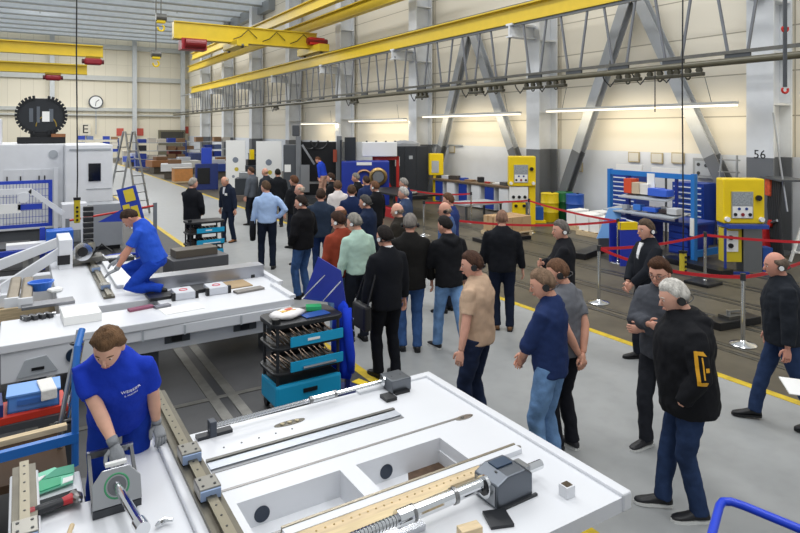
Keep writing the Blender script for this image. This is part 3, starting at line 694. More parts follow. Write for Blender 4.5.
tag(MB().loft([[Vector((x*.09, y*.2-.16*k*0, 0))+Vector((0,-.03*k,-.05*k*k*.35)) for x, y in ((-.7,.5),(.7,.5),(.7,.3),(-.7,.3))] for k in range(1)]+[[Vector((x_, -.14-.005*j, .012-.1*j)) for x_ in (-.05+.005*j,.055,.055,-.05+.005*j)] for j in range(1)]).build('dummy', PAPER), 'x y z w cloth', 'cloth') if False else None
t = T('white_cloth', 'white folded cloth lying across the light blue crate', 'cloth', (.19, 6.17, .774), .1)
MB().box(-.06,.06,-.16,.12,0,.02).box(-.06,.06,-.18,-.16,-.07,.02).build('folded_cloth', mat('#e4e2dd', .9, bump=.5, bs=14), t, bevel=.012)
blk('red_crate', 'red steel crate under the light blue plastic crate', 'crate', (-.02, 6.2, .56), (.72, .36, .06), mat('#c5331f', .5), .06)
blk('red_box', 'dark blue box at the left edge beside the red crate', 'crate', (-.28, 6.18, .622), (.3, .3, .10), mat('#1f2f70', .5), .06)
t = T('hose_stand', 'leaning grey telescopic tubes beside the light blue crate', 'stand', (.25, 5.9, 0))
q = Vector((.25,5.9,0)); A = DEP(60, 425, 5.0)-q; B = DEP(79, 330, 5.15)-q
MB().cyl(A, B, .02, 10).build('grey_tube', STEEL, t); MB().cyl(A+Vector((.05,.03,-.02)), B+Vector((.03,.03,-.1)), .016, 10).build('grey_tube', CHROME, t)
MB().cyl(A, (A.x, A.y, .02), .02, 10).build('stand_post', STEEL, t); MB().box(A.x-.2,A.x+.2,A.y-.15,A.y+.15,0,.03).build('stand_base', DGREY, t)
MB().torus(A.lerp(B,.85), .04, .012, (B-A), 14, 6).build('clamp', BLACK, t)
MB().cyl(A.lerp(B,.02)+Vector((-.04,0,0)), A.lerp(B,.02)+Vector((.08,0,0)), .02, 10).build('clamp', BLACK, t)
# =================== TOOL TROLLEY with cyan drawers ===================
def tool_trolley(loc, rz, lab, s=1.0):
    t = T('tool_trolley', lab, 'tool trolley', loc, rz)
    w, d = .82*s, .50*s
    def tray(z, h, name):
        pts = []
        for cx, cy, a0 in ((w/2-.1, d/2-.1, 0), (-w/2+.1, d/2-.1, 90), (-w/2+.1, -d/2+.1, 180), (w/2-.1, -d/2+.1, 270)):
            for k in range(5): a = math.radians(a0+22.5*k); pts.append((cx+.1*math.cos(a), cy+.1*math.sin(a)))
        return MB().prism(pts, z, z+h).build(name, mat('#1b1d20', .45), t, bevel=.01)
    tray(.93, .05, 'top_tray'); tray(.70, .035, 'shelf'); tray(.44, .035, 'shelf')
    cm = paint('#1aa0cf')
    MB().box(-w/2+.03, w/2-.03, -d/2+.02, d/2-.02, .10, .34).build('cyan_bin', cm, t, bevel=.03)
    MB().box(-w/2+.06, w/2-.06, -d/2+.05, d/2-.05, .335, .345).build('bin_inside', mat('#13333f', .6), t)
    MB().box(-.08, .08, -d/2+.005, -d/2+.02, .22, .26).build('bin_latch', BLACK, t)
    for z in (.73, .47):
        dr = MB().box(-w/2+.18, w/2-.03, -d/2-.01, -d/2+.012, z, z+.10).build('drawer_front', cm, t)
        if z > .6: MB().box(-.04, .10, -d/2-.014, -d/2-.01, z+.04, z+.065).build('label_plate', PAPER, dr)
        else: MB().tube([(-.1,-d/2-.03,z+.03),(.28,-d/2-.03,z+.03)], .015, 8).build('drawer_handle', metal('#b5b8bb', .3), dr)
        b = MB(); rnd = random.Random(int(z*100))
        for k in range(16):
            x = -w/2+.08+.045*k; b.beam((x, -d/2+.05, z+.03), (x+rnd.uniform(-.06,.06), d/2-.08, z+.05+rnd.uniform(0,.03)), .012, .012)
        tag(b.build('hand_tools', metal('#7d6a5a', .35), t), kind='stuff')
        MB().box(-w/2+.15, w/2-.03, d/2-.03, d/2-.02, z, z+.08).build('drawer_back', mat('#24262a', .5), t)
    for sx in (-1, 1):
        for sy in (-1, 1):
            MB().cyl((sx*(w/2-.06), sy*(d/2-.06), .10), (sx*(w/2-.06), sy*(d/2-.06), .95), .018, 8).build('post', mat('#2b2d31', .4), t)
            MB().cyl((sx*(w/2-.08)-.02, sy*(d/2-.08), .05), (sx*(w/2-.08)+.02, sy*(d/2-.08), .05), .05, 16).build('wheel', BLACK, t)
    MB().cyl((-w/2+.05,-d/2+.08,.98), (-w/2+.05,-d/2+.08,1.03), .045, 14).build('knob', BLACK, t)
    return t
TT = (2.62, 6.28, 0)
tool_trolley(TT, .02, 'black and cyan tool trolley full of hand tools in front of the blue coat')
tool_trolley((3.5, 14.0, 0), .05, 'black and cyan tool trolley standing at the aisle behind the kneeling worker')
def ontt(x, y): return (TT[0]+x, TT[1]+y, .982)
blk('green_box', 'small green box on top of the tool trolley', 'box', ontt(.18, .08), (.17, .12, .05), mat('#2fae6b', .5), -.35)
blk('notebook', 'blue notebook lying under the small green box side', 'notebook', ontt(.12, -.10), (.3, .16, .012), mat('#244f9c', .5), .1)
t = T('plastic_bag', 'crumpled white bag with red and yellow print on the tool trolley', 'bag', ontt(-.17, -.01), .2)
b = MB(); rn = random.Random(3); rings = []
for z, r in ((0,.15),(.03,.17),(.055,.14),(.07,.07)):
    rings.append([Vector((math.cos(a)*r*1.2*(1+rn.uniform(-.15,.15)), math.sin(a)*r*.75*(1+rn.uniform(-.15,.15)), z+rn.uniform(0,.01))) for a in [k*2*PI/14 for k in range(14)]])
b.loft(rings); b.build('bag_body', mat('#e9e6e4', .5), t, smooth=True)
MB().box(-.09,.08,-.05,.05,.068,.075).build('yellow_print', mat('#e2b54a', .5), t); MB().box(-.02,.06,-.03,.03,.076,.079).build('red_print', mat('#c8534a', .5), t)
# blue coat hanging on the trolley's end
t = T('blue_coat', 'bright blue work coat hanging over the end of the tool trolley', 'coat', (3.12, 6.30, 0))
b = MB(); rn = random.Random(5); rings = []
for z, rx, ry in ((.22,.07,.20),(.35,.08,.23),(.6,.075,.2),(.85,.06,.17),(1.0,.045,.13),(1.06,.02,.07)):
    rings.append([Vector((math.cos(a)*rx*(1+.25*math.sin(5*a+z*4)), math.sin(a)*ry*(1+.08*math.sin(7*a)), z)) for a in [k*2*PI/36 for k in range(36)]])
b.loft(rings); b.build('coat_body', cloth('#1f45d6', bump=.6), t, smooth=True)
MB().tube([(.0,-.14,1.0),(-.03,-.2,.8),(0,-.23,.5),(.01,-.22,.3)], [.05,.055,.05,.04], 12).build('sleeve', cloth('#1b3cc4'), t, smooth=True)
for k in range(5): MB().cyl((.02,-.215-.01*k,.9-.13*k), (.03,-.235-.01*k,.9-.13*k), .008, 8).build('snap_button', CHROME, t)
# blue display board standing behind
pA = Vector(G(322, 385, 0)); 
t = T('display_board', 'dark blue board on a base leaning behind the tool trolley, held by two thin rods', 'board', (3.22, 6.75, 0), -.2)
P = [(318,257),(341,271),(353,348),(350,378),(343,372),(334,303),(303,299)]
o0 = Vector((3.22,6.75,0)); Rm = Matrix.Rotation(.2, 3, 'Z')
pv = [Rm @ (DEP(x, y, 6.95)-o0) for x, y in P]; off = Rm @ Vector((FX,FY,0))*.025
MB().loft([pv, [p+off for p in pv]]).build('panel', mat('#26389f', .3, var=.08), t)
e1 = Rm @ (DEP(302,299,6.9)-o0); e2 = Rm @ (DEP(325,275,6.9)-o0); e3 = Rm @ (DEP(323,301,6.88)-o0); e4 = Rm @ (DEP(341,281,6.92)-o0)
MB().cyl(e1, e2, .008, 6).build('stay_rod', CHROME, t); MB().cyl(e3, e4, .008, 6).build('stay_rod', CHROME, t)
c0 = pv[3]; MB().box(c0.x-.3,c0.x+.15,c0.y-.25,c0.y+.25,.0,.04).box(c0.x-.05,c0.x+.0,c0.y+.0,c0.y+.05,.04,c0.z+.15).build('board_stand', paint('#1d2b6c'), t)
blk('floor_wedge', 'yellow wedge on the floor at the end of the tool trolley', 'wedge', (3.42, 6.22, .0), (.12, .42, .05), mat('#e5c61e', .5), .3)
blk('floor_plate', 'dark base plate under the end of the tool trolley', 'plate', (2.95, 5.55, 0), (.9, .5, .05), mat('#26262b', .5), .1)
# blue rail bottom right
z = .95
a = Vector((*G(709, 545, z), z)); b_ = Vector((*G(722, 497, z), z)); c = Vector((*G(812, 534, z), z))
t = T('guard_rail', 'blue tubular handrail in the bottom right corner', 'rail', (a.x, a.y, 0))
o = Vector((a.x, a.y, 0)); d1 = (b_-a).normalized(); d2 = (c-b_).normalized()
pts = [a-d1*.3-o, b_-d1*.1-o, b_-d1*.045+d2*.01-o, b_-d1*.01+d2*.05-o, b_+d2*.11-o, c+d2*.2-o]
MB().tube(pts, .022, 14).build('handrail', paint('#1a3fc8', rough=.3), t, smooth='auto')
MB().cyl(pts[0], (pts[0].x, pts[0].y, 0), .022, 12).build('post', paint('#1a3fc8', rough=.3), t)
MB().cyl(pts[-1], (pts[-1].x, pts[-1].y, 0), .022, 12).build('post', paint('#1a3fc8', rough=.3), t)

t = T('crate_stand', 'dark low stand carrying the red and light blue crates', 'stand', (-.1, 6.2, 0))
MB().box(-.4,.5,-.2,.2,.50,.559).build('stand_top', DGREY, t)
for x in (-.36,.46): MB().box(x-.03,x+.03,-.18,.18,0,.5).build('leg', DGREY, t)
# =================== RIGHT SIDE ===================
# belt barriers
def post(px, pyb, lab):
    x, y = G(px, pyb)
    t = T('barrier_post', 'chrome belt barrier post '+lab, 'barrier post', (x, y, 0), group='belt barrier posts')
    b = MB(); rr = lambda r, z: [Vector((math.cos(a)*r, math.sin(a)*r, z)) for a in [k*2*PI/24 for k in range(24)]]
    b.loft([rr(.17,0), rr(.175,.012), rr(.15,.03), rr(.05,.05), rr(.03,.07)]); b.build('base', CHROME, t, smooth='auto')
    MB().cyl((0,0,.06), (0,0,.93), .03, 16).build('tube', CHROME, t, smooth='auto')
    MB().cyl((0,0,.90), (0,0,1.0), .036, 16).build('belt_head', mat('#303236', .4), t, smooth='auto')
    return Vector((x, y, .94))
PN = post(743, 345, 'nearest the camera, in front of the yellow control panel')
PA = post(705, 283, 'in front of the blue workbench')
PB = post(599, 303, 'left of the person in dark suit with clasped hands')
PC = post(618, 263, 'close to the left end of the blue workbench')
PD = post(529, 233, 'in front of the tall yellow control post')
PE = post(471, 223, 'in front of the long wall bench')
PF = post(424, 236, 'among the crowd left of the long wall bench')
PG = post(455, 262, 'hidden among the men in blue jackets')
PH = post(838, 295, 'beyond the right picture edge')
PI_ = post(403, 215, 'in front of the dark metal cabinets')
def belt(a, b_, lab, sag=.05):
    n = 10; pts = [a.lerp(b_, i/n)-Vector((0,0,sag*4*(i/n)*(1-i/n))) for i in range(n+1)]
    s = (b_-a); s.z = 0; s = Vector((-s.y, s.x, 0)).normalized()*.003
    mb = MB().loft([[p-s+Vector((0,0,.025)), p+s+Vector((0,0,.025)), p+s-Vector((0,0,.025)), p-s-Vector((0,0,.025))] for p in pts])
    o = mb.build('barrier_belt', mat('#c3202b', .6)); tag(o, 'red barrier belt '+lab, 'belt', 'red barrier belts')
    return o
d = Vector((0,0,0))
def cut(a, b_):
    v = (b_-a).normalized()*.04; return a+v, b_-v
for a, b_, l, sg in ((PB, PA, 'between the post beside the aisle and the blue workbench post', .06), (PB, PN, 'running behind the two men to the nearest post', .12), (PA, PH, 'running right across the front of the yellow control panel', .03),
                 (PN, PH, 'leading right from the nearest post behind the walking man', .1), (PD, PC, 'between the yellow control post and the blue workbench', .05), (PF, PD, 'crossing in front of the cardboard boxes', .03),
                 (PG, PC, 'running low behind the person in black polo', .1), (PI_, PE, 'in front of the dark cabinets', .1)):
    belt(*cut(a, b_), l, sg)
# blue workbench with shelves, drawers behind
t = T('workbench', 'blue framed workbench with tilted shelves in front of a drawer cabinet', 'workbench', (13.0, 8.25, 0)); t.scale = (1, .75, 1)
# frame runs along y (0..3.2) ; front at x=0
BB = paint('#2877c6')
for y in (0, 3.1): MB().box(-.06,.06,y,y+.12,0,2.0).build('frame_post', BB, t)
MB().box(-.05,.05,.12,3.1,1.86,1.98).build('top_beam', BB, t); MB().box(-.05,.9,.02,.1,.1,.25).build('foot', BB, t); MB().box(-.05,.9,3.1,3.18,.1,.25).build('foot', BB, t)
MB().box(.0,.9,.1,3.15,.80,.86).build('worktop', paint('#1d3f96'), t, bevel=.01)
MB().box(.1,.85,.3,1.0,.1,.8).build('drawer_block', paint('#20389a'), t); MB().box(.1,.85,1.9,2.6,.1,.8).build('drawer_block', paint('#20389a'), t)
for y0 in (.3, 1.9):
    for k in range(4): MB().box(.07,.1,y0+.03,y0+.67,.14+.16*k,.27+.16*k).build('drawer_front', paint('#2345ad'), t)
MB().loft([[Vector((-.35,.7,1.33)),Vector((-.35,2.45,1.33)),Vector((.25,2.45,1.42)),Vector((.25,.7,1.42))],[Vector((-.35,.7,1.36)),Vector((-.35,2.45,1.36)),Vector((.25,2.45,1.45)),Vector((.25,.7,1.45))]]).build('tilted_shelf', LGREY, t)
MB().loft([[Vector((-.5,.3,.98)),Vector((-.5,2.9,.98)),Vector((.2,2.9,1.04)),Vector((.2,.3,1.04))],[Vector((-.5,.3,1.01)),Vector((-.5,2.9,1.01)),Vector((.2,2.9,1.07)),Vector((.2,.3,1.07))]]).build('tilted_shelf', LGREY, t)
MB().box(-.03,.03,2.35,2.5,.86,1.86).build('shelf_upright', paint('#1b2f86'), t); MB().box(-.03,.03,.6,.68,.86,1.86).build('shelf_upright', paint('#1b2f86'), t)
MB().box(-.08,-.06,1.35,1.62,1.45,1.95).build('hanging_sheet', PAPER, t)
MB().box(-.09,-.06,.0,.12,.6,1.0).build('white_label', PAPER, t)
def box_on(name, lab, cat, p, d, m, rz=0): return blk(name, lab, cat, p, d, m, rz, .01)
for i, (y, dy, h, c, x, lab) in enumerate(((2.25,.28,.36,'#d9502f',-.05,'orange red bin at the left end of the upper bench shelf'), (1.95,.26,.28,'#cbb79c',-.05,'beige box beside the orange red bin on the upper shelf'), (1.65,.30,.26,'#e6e2dc',-.02,'white box in the middle of the upper bench shelf'), (1.25,.35,.18,'#3a66d6',-.1,'light blue tray on the upper bench shelf'), (.92,.3,.16,'#3a66d6',-.1,'right blue tray on the upper bench shelf'))):
    box_on('shelf_bin', lab, 'bin', (13.0+x, 8.25+y*.75, 1.435), (.3, dy*.8, h), mat(c, .5))
for y, x, c, lab, d in ((1.75,-.25,'#3b79cf','light blue folded part on the lower bench shelf',(.2,.2,.14)), (1.3,-.22,'#2e62cf','blue bowl on the lower bench shelf',(.25,.35,.10)), (.75,-.2,'#3a3133','dark tool on the lower bench shelf',(.15,.4,.08)), (1.0,-.05,'#d9dade','pale carton on the lower bench shelf',(.15,.2,.12)), (.5,-.2,'#c8cacd','grey bent sheet at the right end of the lower bench shelf',(.3,.25,.14)), (2.2,-.3,'#9b9fa4','grey clamp at the left end of the lower bench shelf',(.12,.15,.1))):
    box_on('bench_item', lab, 'tool', (13.0+x, 8.25+y*.75, 1.06), d, mat(c, .5))
t = T('drawer_cabinet', 'tall blue cabinet with striped white drawers behind the blue workbench', 'cabinet', (15.0, 11.35, 0))
def drawers(t, y0, y1, z1, n):
    MB().box(0,.6,y0,y1,0,z1).build('cabinet_body', paint('#1c3b93'), t)
    for k in range(n):
        z = .08+k*(z1-.12)/n
        o = MB().box(-.02,0,y0+.04,y1-.04,z,z+(z1-.12)/n-.03).build('drawer', paint('#20479f'), t); MB().box(-.035,-.02,y0+.06,y1-.06,z+.06,z+.09).build('drawer_handle', paint('#dfe3ea'), o)
drawers(t, 0, .9, 1.7, 12); drawers(t, -2.05, -1.15, 1.6, 10)
for i, (y, w, lab) in enumerate(((10.6,.85,'left one of the two white sloping sign boards above the blue workbench'), (8.95,.8,'right one of the two white sloping sign boards above the blue workbench'))):
    p = ONX(645 if i == 0 else 668, 167 if i == 0 else 169, 14.2)
    p = ONX((639-20) if i == 0 else 666, 172, 14.2)
    t = T('sign_board', lab, 'sign', ONX(629 if i == 0 else 666, 174 if i == 0 else 178, 14.2), 0)
    MB().box(-.02,.02,-.42,.42,0,.26).build('board', mat('#efece6', .6), t); MB().box(-.03,-.02,-.38,.38,.04,.07).build('red_line', mat('#d9826f', .6), t)
    MB().box(-.02,.02,-.02,.02,-1.9,0).build('board_post', DGREY, t)
blk('parts_crate', 'white box at the left of the blue workbench on a pallet', 'box', (15.3, 12.7, 0), (.7, .55, .5), PAPER)
# grey wall box, stepladder, blue coil
p = ONX(707, 168, WX)
t = T('electric_box', 'grey electrical box with small dark gauges on the side wall', 'electrical box', (WX-.2, p.y, p.z))
MB().box(0,.2,-.3,.3,-.28,.28).build('enclosure', paint('#a7abae'), t, bevel=.01); MB().box(-.01,0,-.22,.22,-.2,.2).build('window', mat('#c7cdd2', .2), t)
for a, c in ((.12,.1),(-.1,.08),(.12,-.14)): MB().cyl((-.02,a,c),(-.01,a,c),.05,14).build('gauge', DGREY, t)
p = ONX(742, 178, 15.6)
t = T('stepladder', 'aluminium stepladder leaning beside the nearest column', 'ladder', (15.5, 8.95, 0))
for y in (-.2, .2): MB().beam((-.15,y*1.4,0), (.05,y,2.35), .05, .03).build('side_rail', STEEL, t)
for k in range(7): MB().box(-.16+.03*k,-.08+.03*k,-.26,.26,.35+.31*k,.38+.31*k).build('step', STEEL, t)
# yellow control panels
def control(loc, rz, lab, h, s=1.0, ped=COLM):
    t = T('control_station', lab, 'control panel', loc, rz)
    MB().box(-.42*s,.42*s,-.13,.25,h,h+.95*s).build('housing', YELLOW, t, bevel=.03)
    o = MB().box(-.27*s,.17*s,-.155,-.13,h+.12*s,h+.68*s).build('instrument_face', metal('#b9bcc0', .35), t)
    MB().box(-.25*s,.15*s,-.165,-.155,h+.40*s,h+.66*s).build('display_window', mat('#9aa0a4', .2, var=.3, vs=30), o)
    for k in range(3): MB().cyl((-.2*s+.15*s*k,-.185,h+.2*s),(-.2*s+.15*s*k,-.155,h+.2*s),.035*s,12).build('knob', BLACK if k != 1 else mat('#8d1d24'), o)
    for k in range(2): MB().cyl((-.12*s+.15*s*k,-.175,h+.32*s),(-.12*s+.15*s*k,-.155,h+.32*s),.03*s,12).build('knob', mat('#203f8f'), o)
    MB().box(-.25*s,.15*s,-.163,-.155,h+.13*s,h+.37*s).build('white_plate', PAPER, o)
    o = MB().cyl((.28*s,-.14,h+.55*s),(.28*s,-.19,h+.55*s),.06*s,14).build('round_switch', BLACK, t)
    for x in (-.36, .34): MB().cyl((x*s,-.13,h+.1*s),(x*s,-.2,h+.1*s),.05*s,14).build('white_knob', PAPER, t)
    return t
x, y = G(735, 268)
t = control((13.05, 7.25, 0), -.62, 'yellow control panel with round knobs on a grey pedestal, nearest to the camera', 1.02, 1.0)
MB().box(-.38,.42,-.3,.28,.94,1.02).build('shelf', paint('#2c4aa0'), t); MB().box(.0,.38,-.1,.22,0,.94).build('pedestal', metal('#8b8e91', .5), t)
MB().box(-.38,-.02,-.06,.2,.2,.9).build('lower_box', paint('#d7c22a'), t); MB().box(-.36,-.1,-.08,-.06,.42,.86).build('white_plate', PAPER, t)
for z in (.72,.55): MB().cyl((-.26,-.12,z),(-.26,-.08,z),.05,12).build('knob', BLACK, t)
MB().box(.42,.62,-.05,.2,.0,.5).build('blue_box', paint('#23509e'), t)
MB().box(-.5,-.46,-.35,-.31,0,.95).box(-.5,.0,-.35,-.31,.0,.05).build('blue_stand', paint('#283c8c'), t)
x, y = G(525, 222)
t = control((13.55, 14.5, 0), -.6, 'tall yellow control post with two rows of black knobs between the benches', 1.22, 1.0)
MB().box(.22,.42,-.05,.15,.0,1.22).build('post', YELLOW, t); MB().box(-.38,.18,-.1,.1,.72,1.2).build('knob_plate', PAPER, t); MB().box(-.3,.1,-.1,.12,.0,.7).build('lower_box', YELLOW, t)
for k in range(3): MB().cyl((-.28+.18*k,-.14,.88),(-.28+.18*k,-.1,.88),.05,12).build('knob', BLACK, t); 
for k in range(2): MB().cyl((-.2+.25*k,-.14,.6),(-.2+.25*k,-.1,.6),.05,12).build('knob', BLACK, t)
blk('blue_box', 'blue steel box on a yellow foot beside the tall yellow control post', 'box', (14.3, 14.5, .09), (.24, .24, .42), paint('#2558ae'), -.6)
blk('base_slab', 'yellow base plate under the blue steel box', 'plate', (14.3, 14.5, 0), (.4, .36, .088), YELLOW, -.6)
x, y = G(438, 196)
t = T('yellow_cabinet', 'narrow yellow control cabinet right of the dark metal cabinets', 'cabinet', (15.0, 21.3, 0), -.5)
MB().box(-.3,.3,-.2,.2,1.1,2.0).build('housing', YELLOW, t, bevel=.02); MB().box(-.12,.3,-.15,.15,0,1.1).build('post', YELLOW, t); MB().box(-.2,.1,-.22,-.2,1.2,1.7).build('instrument_face', LGREY, t)
# barrels
for px, py, c, lab in ((549, 217.5, '#e2c716', 'yellow barrel standing by the side wall'), (564, 214, '#1d6b3a', 'dark green barrel between the yellow and the blue barrel'), (575.5, 214, '#1f4fa6', 'blue barrel right of the green one')):
    x, y = {549:(14.8,14.52), 564:(15.45,14.5), 575.5:(15.25,13.85)}[px]
    t = T('barrel', lab, 'barrel', (x, y, 0))
    b = MB(); rr = lambda r, z: [Vector((math.cos(a)*r, math.sin(a)*r, z)) for a in [k*2*PI/28 for k in range(28)]]
    b.loft([rr(.27,0), rr(.285,.02), rr(.285,.3), rr(.3,.32), rr(.285,.34), rr(.285,.6), rr(.3,.62), rr(.285,.64), rr(.285,.9), rr(.295,.91), rr(.28,.93)]); b.build('drum', paint(c), t, smooth='auto')
    MB().cyl((.12,0,.93),(.12,0,.955),.04,12).build('bung', BLACK, t)
# pallets with white boxes
for i, (px, py) in enumerate(((588, 230), (602, 236))):
    x, y = G(px, py); x = min(x, 15.1)
    t = T('pallet', 'wooden pallet under white boxes right of the barrels, %s one' % ('rear' if i == 0 else 'front'), 'pallet', (x, y, 0))
    for k in range(5): MB().box(-.4,.4,-.6+.26*k,-.44+.26*k,.1,.13).build('board', WOOD, t)
    for sx in (-.35, 0, .35): MB().box(sx-.05,sx+.05,-.58,.6,0,.1).build('bearer', WOOD, t)
    for k in range(3 if i == 0 else 2): blk('white_box', ('left','middle','right')[k]+(' white box on the rear pallet' if i == 0 else ' white box on the front pallet'), 'box', (x-.02, y+.38-.38*k, .131), (.6, .34, .45-.06*k), PAPER, 0)
# cardboard on pallet
x, y = 11.9, 13.35
t = T('pallet', 'wooden pallet below the cardboard boxes in the barrier area', 'pallet', (x, y, 0))
for k in range(4): MB().box(-.55,.55,-.5+.26*k,-.36+.26*k,.1,.13).build('board', WOOD, t)
for sx in (-.5, 0, .45): MB().box(sx-.05,sx+.05,-.5,.5,0,.1).build('bearer', WOOD, t)
labs = ['front left','front middle','front right','rear left','rear middle','rear right']
for i in range(6):
    bx = x-.37+.36*(i % 3); by = y-.24+.44*(i//3)
    t = T('cardboard_box', labs[i]+' cardboard box on the pallet in the barrier area', 'box', (bx, by, .131), group='cardboard boxes on the pallet')
    MB().box(-.17,.17,-.2,.2,0,.42).build('carton', CARD, t, bevel=.006); MB().box(-.172,.172,-.03,.03,.25,.423).build('tape', mat('#b08a5e', .5), t)
# long bench along the wall
t = T('workbench', 'long wall bench with blue and white doors, cluttered top', 'workbench', (15.15, 16.9, 0))
MB().box(-.45,.45,-.6,4.5,.92,.98).build('worktop', mat('#6b5844', .6, var=.15), t)
MB().box(.40,.44,-.6,4.5,0,.92).build('back_panel', DGREY, t)
for k in range(6):
    y = -.45+.8*k; c = ('#dfe1e3' if k % 2 == 0 else '#223d95')
    o = MB().box(-.38,.38,y,y+.55,.05,.90).build('cupboard', paint('#d5d7da'), t); d_ = MB().box(-.41,-.38,y+.03,y+.52,.08,.88).build('door', paint(c), o)
cl = [('#20242a',(.3,.5,.1),'black instrument'),('#c9cbd0',(.35,.6,.12),'white case'),('#3a3430',(.3,.4,.16),'dark toolbox'),('#2747a6',(.25,.3,.1),'blue box'),('#8b6f52',(.3,.35,.07),'brown board'),('#20242a',(.2,.3,.2),'black grinder'),('#b03028',(.12,.2,.06),'red holder'),('#d8d8d4',(.3,.35,.05),'stack of paper'),('#4b4b4b',(.3,.4,.12),'grey tray')]
pos_ = ['at the left end','second from the left','third from the left','left of the middle','in the middle','right of the middle','third from the right','second from the right','at the right end']
for i, (c, d, nm) in enumerate(cl): blk('bench_item', nm+' on the long wall bench, '+pos_[i], 'tool', (15.05+.1*(i%2), 21.1-.52*i, .981), d, mat(c, .5), .2*((i*7)%5-2))
# low trolleys / dark tables in the barrier area
def lowtable(loc, w, d, h, lab, m, rz=0):
    t = T('low_table', lab, 'table', loc, rz)
    MB().box(-w/2,w/2,-d/2,d/2,h-.06,h).build('table_top', m, t)
    for sx in (-1,1):
        for sy in (-1,1): MB().box(sx*(w/2-.06)-.03,sx*(w/2-.06)+.03,sy*(d/2-.06)-.03,sy*(d/2-.06)+.03,0,h-.06).build('leg', DGREY, t)
    return t
lowtable((13.2,16.4,0), 1.6, 1.0, .55, 'grey low steel table in front of the wall bench', LGREY)
lowtable((11.6,18.7,0), 1.5, 3.2, .8, 'black low steel table in front of the dark cabinets', BLACK)
blk('chuck', 'silver chuck lying on the black low table', 'chuck', (11.4,17.6,.801), (.3,.3,.1), STEEL, .4, .05)
blk('red_machine_part', 'red steel beam beside the black low table', 'beam', (10.9,18.2,0), (.3,1.6,.3), mat('#b02026', .5))
for (px0, py0, w, d, h, lab, rz) in ((502,240,1.6,.5,.1,'black flat steel base on the floor behind the man in the black polo',-.1),(590,255,1.3,.35,.14,'black steel bar lying on the floor right of the man in black sweater',.3),(695,268,.35,1.6,.12,'long black steel bar on the floor behind the grey haired man',-.15),(703,284,.5,.5,.06,'round edged black plate at the foot of the barrier post',.0)):
    x, y = G(px0, py0); blk('steel_slab', lab, 'steel base', (x, y, 0), (w, d, h), BLACK, rz, .01)
x, y = G(733, 325)
t = T('floor_clamp', 'low black machine shoe with bolts lying on the floor behind the nearest barrier post', 'machine shoe', (x, y, 0), -.15)
MB().box(-.45,.45,-.14,.14,0,.12).build('shoe_body', BLACK, t, bevel=.01); MB().box(-.2,.1,-.1,.1,.12,.17).build('bolt_plate', DSTEEL, t); MB().cyl((-.1,0,.17),(-.1,0,.24),.03,10).build('bolt', STEEL, t); MB().beam((0,.05,.2),(.25,-.02,.2),.04,.03).build('wrench', STEEL, t)
# blue steps and sheet near the bench
t = T('blue_rack', 'blue triangular rack with yellow corner in front of the blue workbench', 'rack', (11.6, 8.75, 0), -.4)
MB().prismY([(-.4,.0),(.75,.0),(.0,.95),(-.4,.95)], -.02, .02).build('side_sheet', paint('#2336a8'), t); MB().prismY([(-.4,.0),(.75,.0),(.0,.95),(-.4,.95)], .46, .5).build('side_sheet', paint('#2336a8'), t)
MB().beam((.75,.24,.02),(.0,.24,.95),.5,.03).build('sloping_edge', paint('#c4ccd8'), t); MB().box(-.4,.0,-.03,.1,.80,.96).build('yellow_corner', YELLOW, t)
t = T('blue_sheet', 'light blue sheet leaning against the front of the blue workbench', 'sheet', (12.35, 9.95, 0), -.5)
MB().loft([[Vector((-.45,0,.35)),Vector((.05,0,.35)),Vector((.3,.25,1.05)),Vector((-.05,.25,1.05))],[Vector((-.45,.03,.35)),Vector((.05,.03,.35)),Vector((.3,.28,1.05)),Vector((-.05,.28,1.05))]]).build('sheet', mat('#6fa3dc', .4), t)
MB().box(-.4,0,-.03,.05,0,.36).build('stand', DGREY, t)
# hoses and gear at the nearest column
t = T('hose_bundle', 'black hoses with orange and red gear hanging on the nearest column', 'hose', (15.0, 7.42, 0), -.75)
for k in range(7): MB().tube([(-.15,-.4+.1*k,1.85),(-.18,-.38+.1*k,1.2),(-.15,-.42+.09*k,.5),(-.1,-.4+.1*k,.02)], .035, 8).build('hose', mat('#2a2c30', .5), t)
MB().box(-.24,-.12,.0,.3,1.45,1.9).build('orange_straps', mat('#d2522c', .6, var=.3, vs=15), t, bevel=.03)
MB().cyl((-.22,-.05,.85),(-.22,-.4,.95),.03,10).build('valve_arm', STEEL, t); MB().cyl((-.25,.0,.82),(-.2,.0,.82),.09,14).build('red_valve', RED, t)
MB().box(-.3,-.1,.15,.33,.0,.75).build('red_extinguisher', mat('#b51f24', .4), t, bevel=.05)
MB().box(-.3,.3,-.8,.4,1.86,1.9).build('hanger_bar', DGREY, t)
MB().beam((-.2,-.1,3.4),(-.15,-.75,1.2),.03,.03).build('grey_pole', STEEL, t)
t = T('ladder_rack', 'white ladder rack leaning at the right picture edge', 'ladder', (15.2, 6.85, 0), .1)
for y in (-.3,.1): MB().beam((-.25,y+.25,.0),(.2,y,1.35),.05,.05).build('side_rail', PAPER, t)
for k in range(5): MB().box(-.2+.09*k,-.14+.09*k,-.05-.05*k,.35-.05*k,.2+.25*k,.24+.25*k).build('rung', PAPER, t)
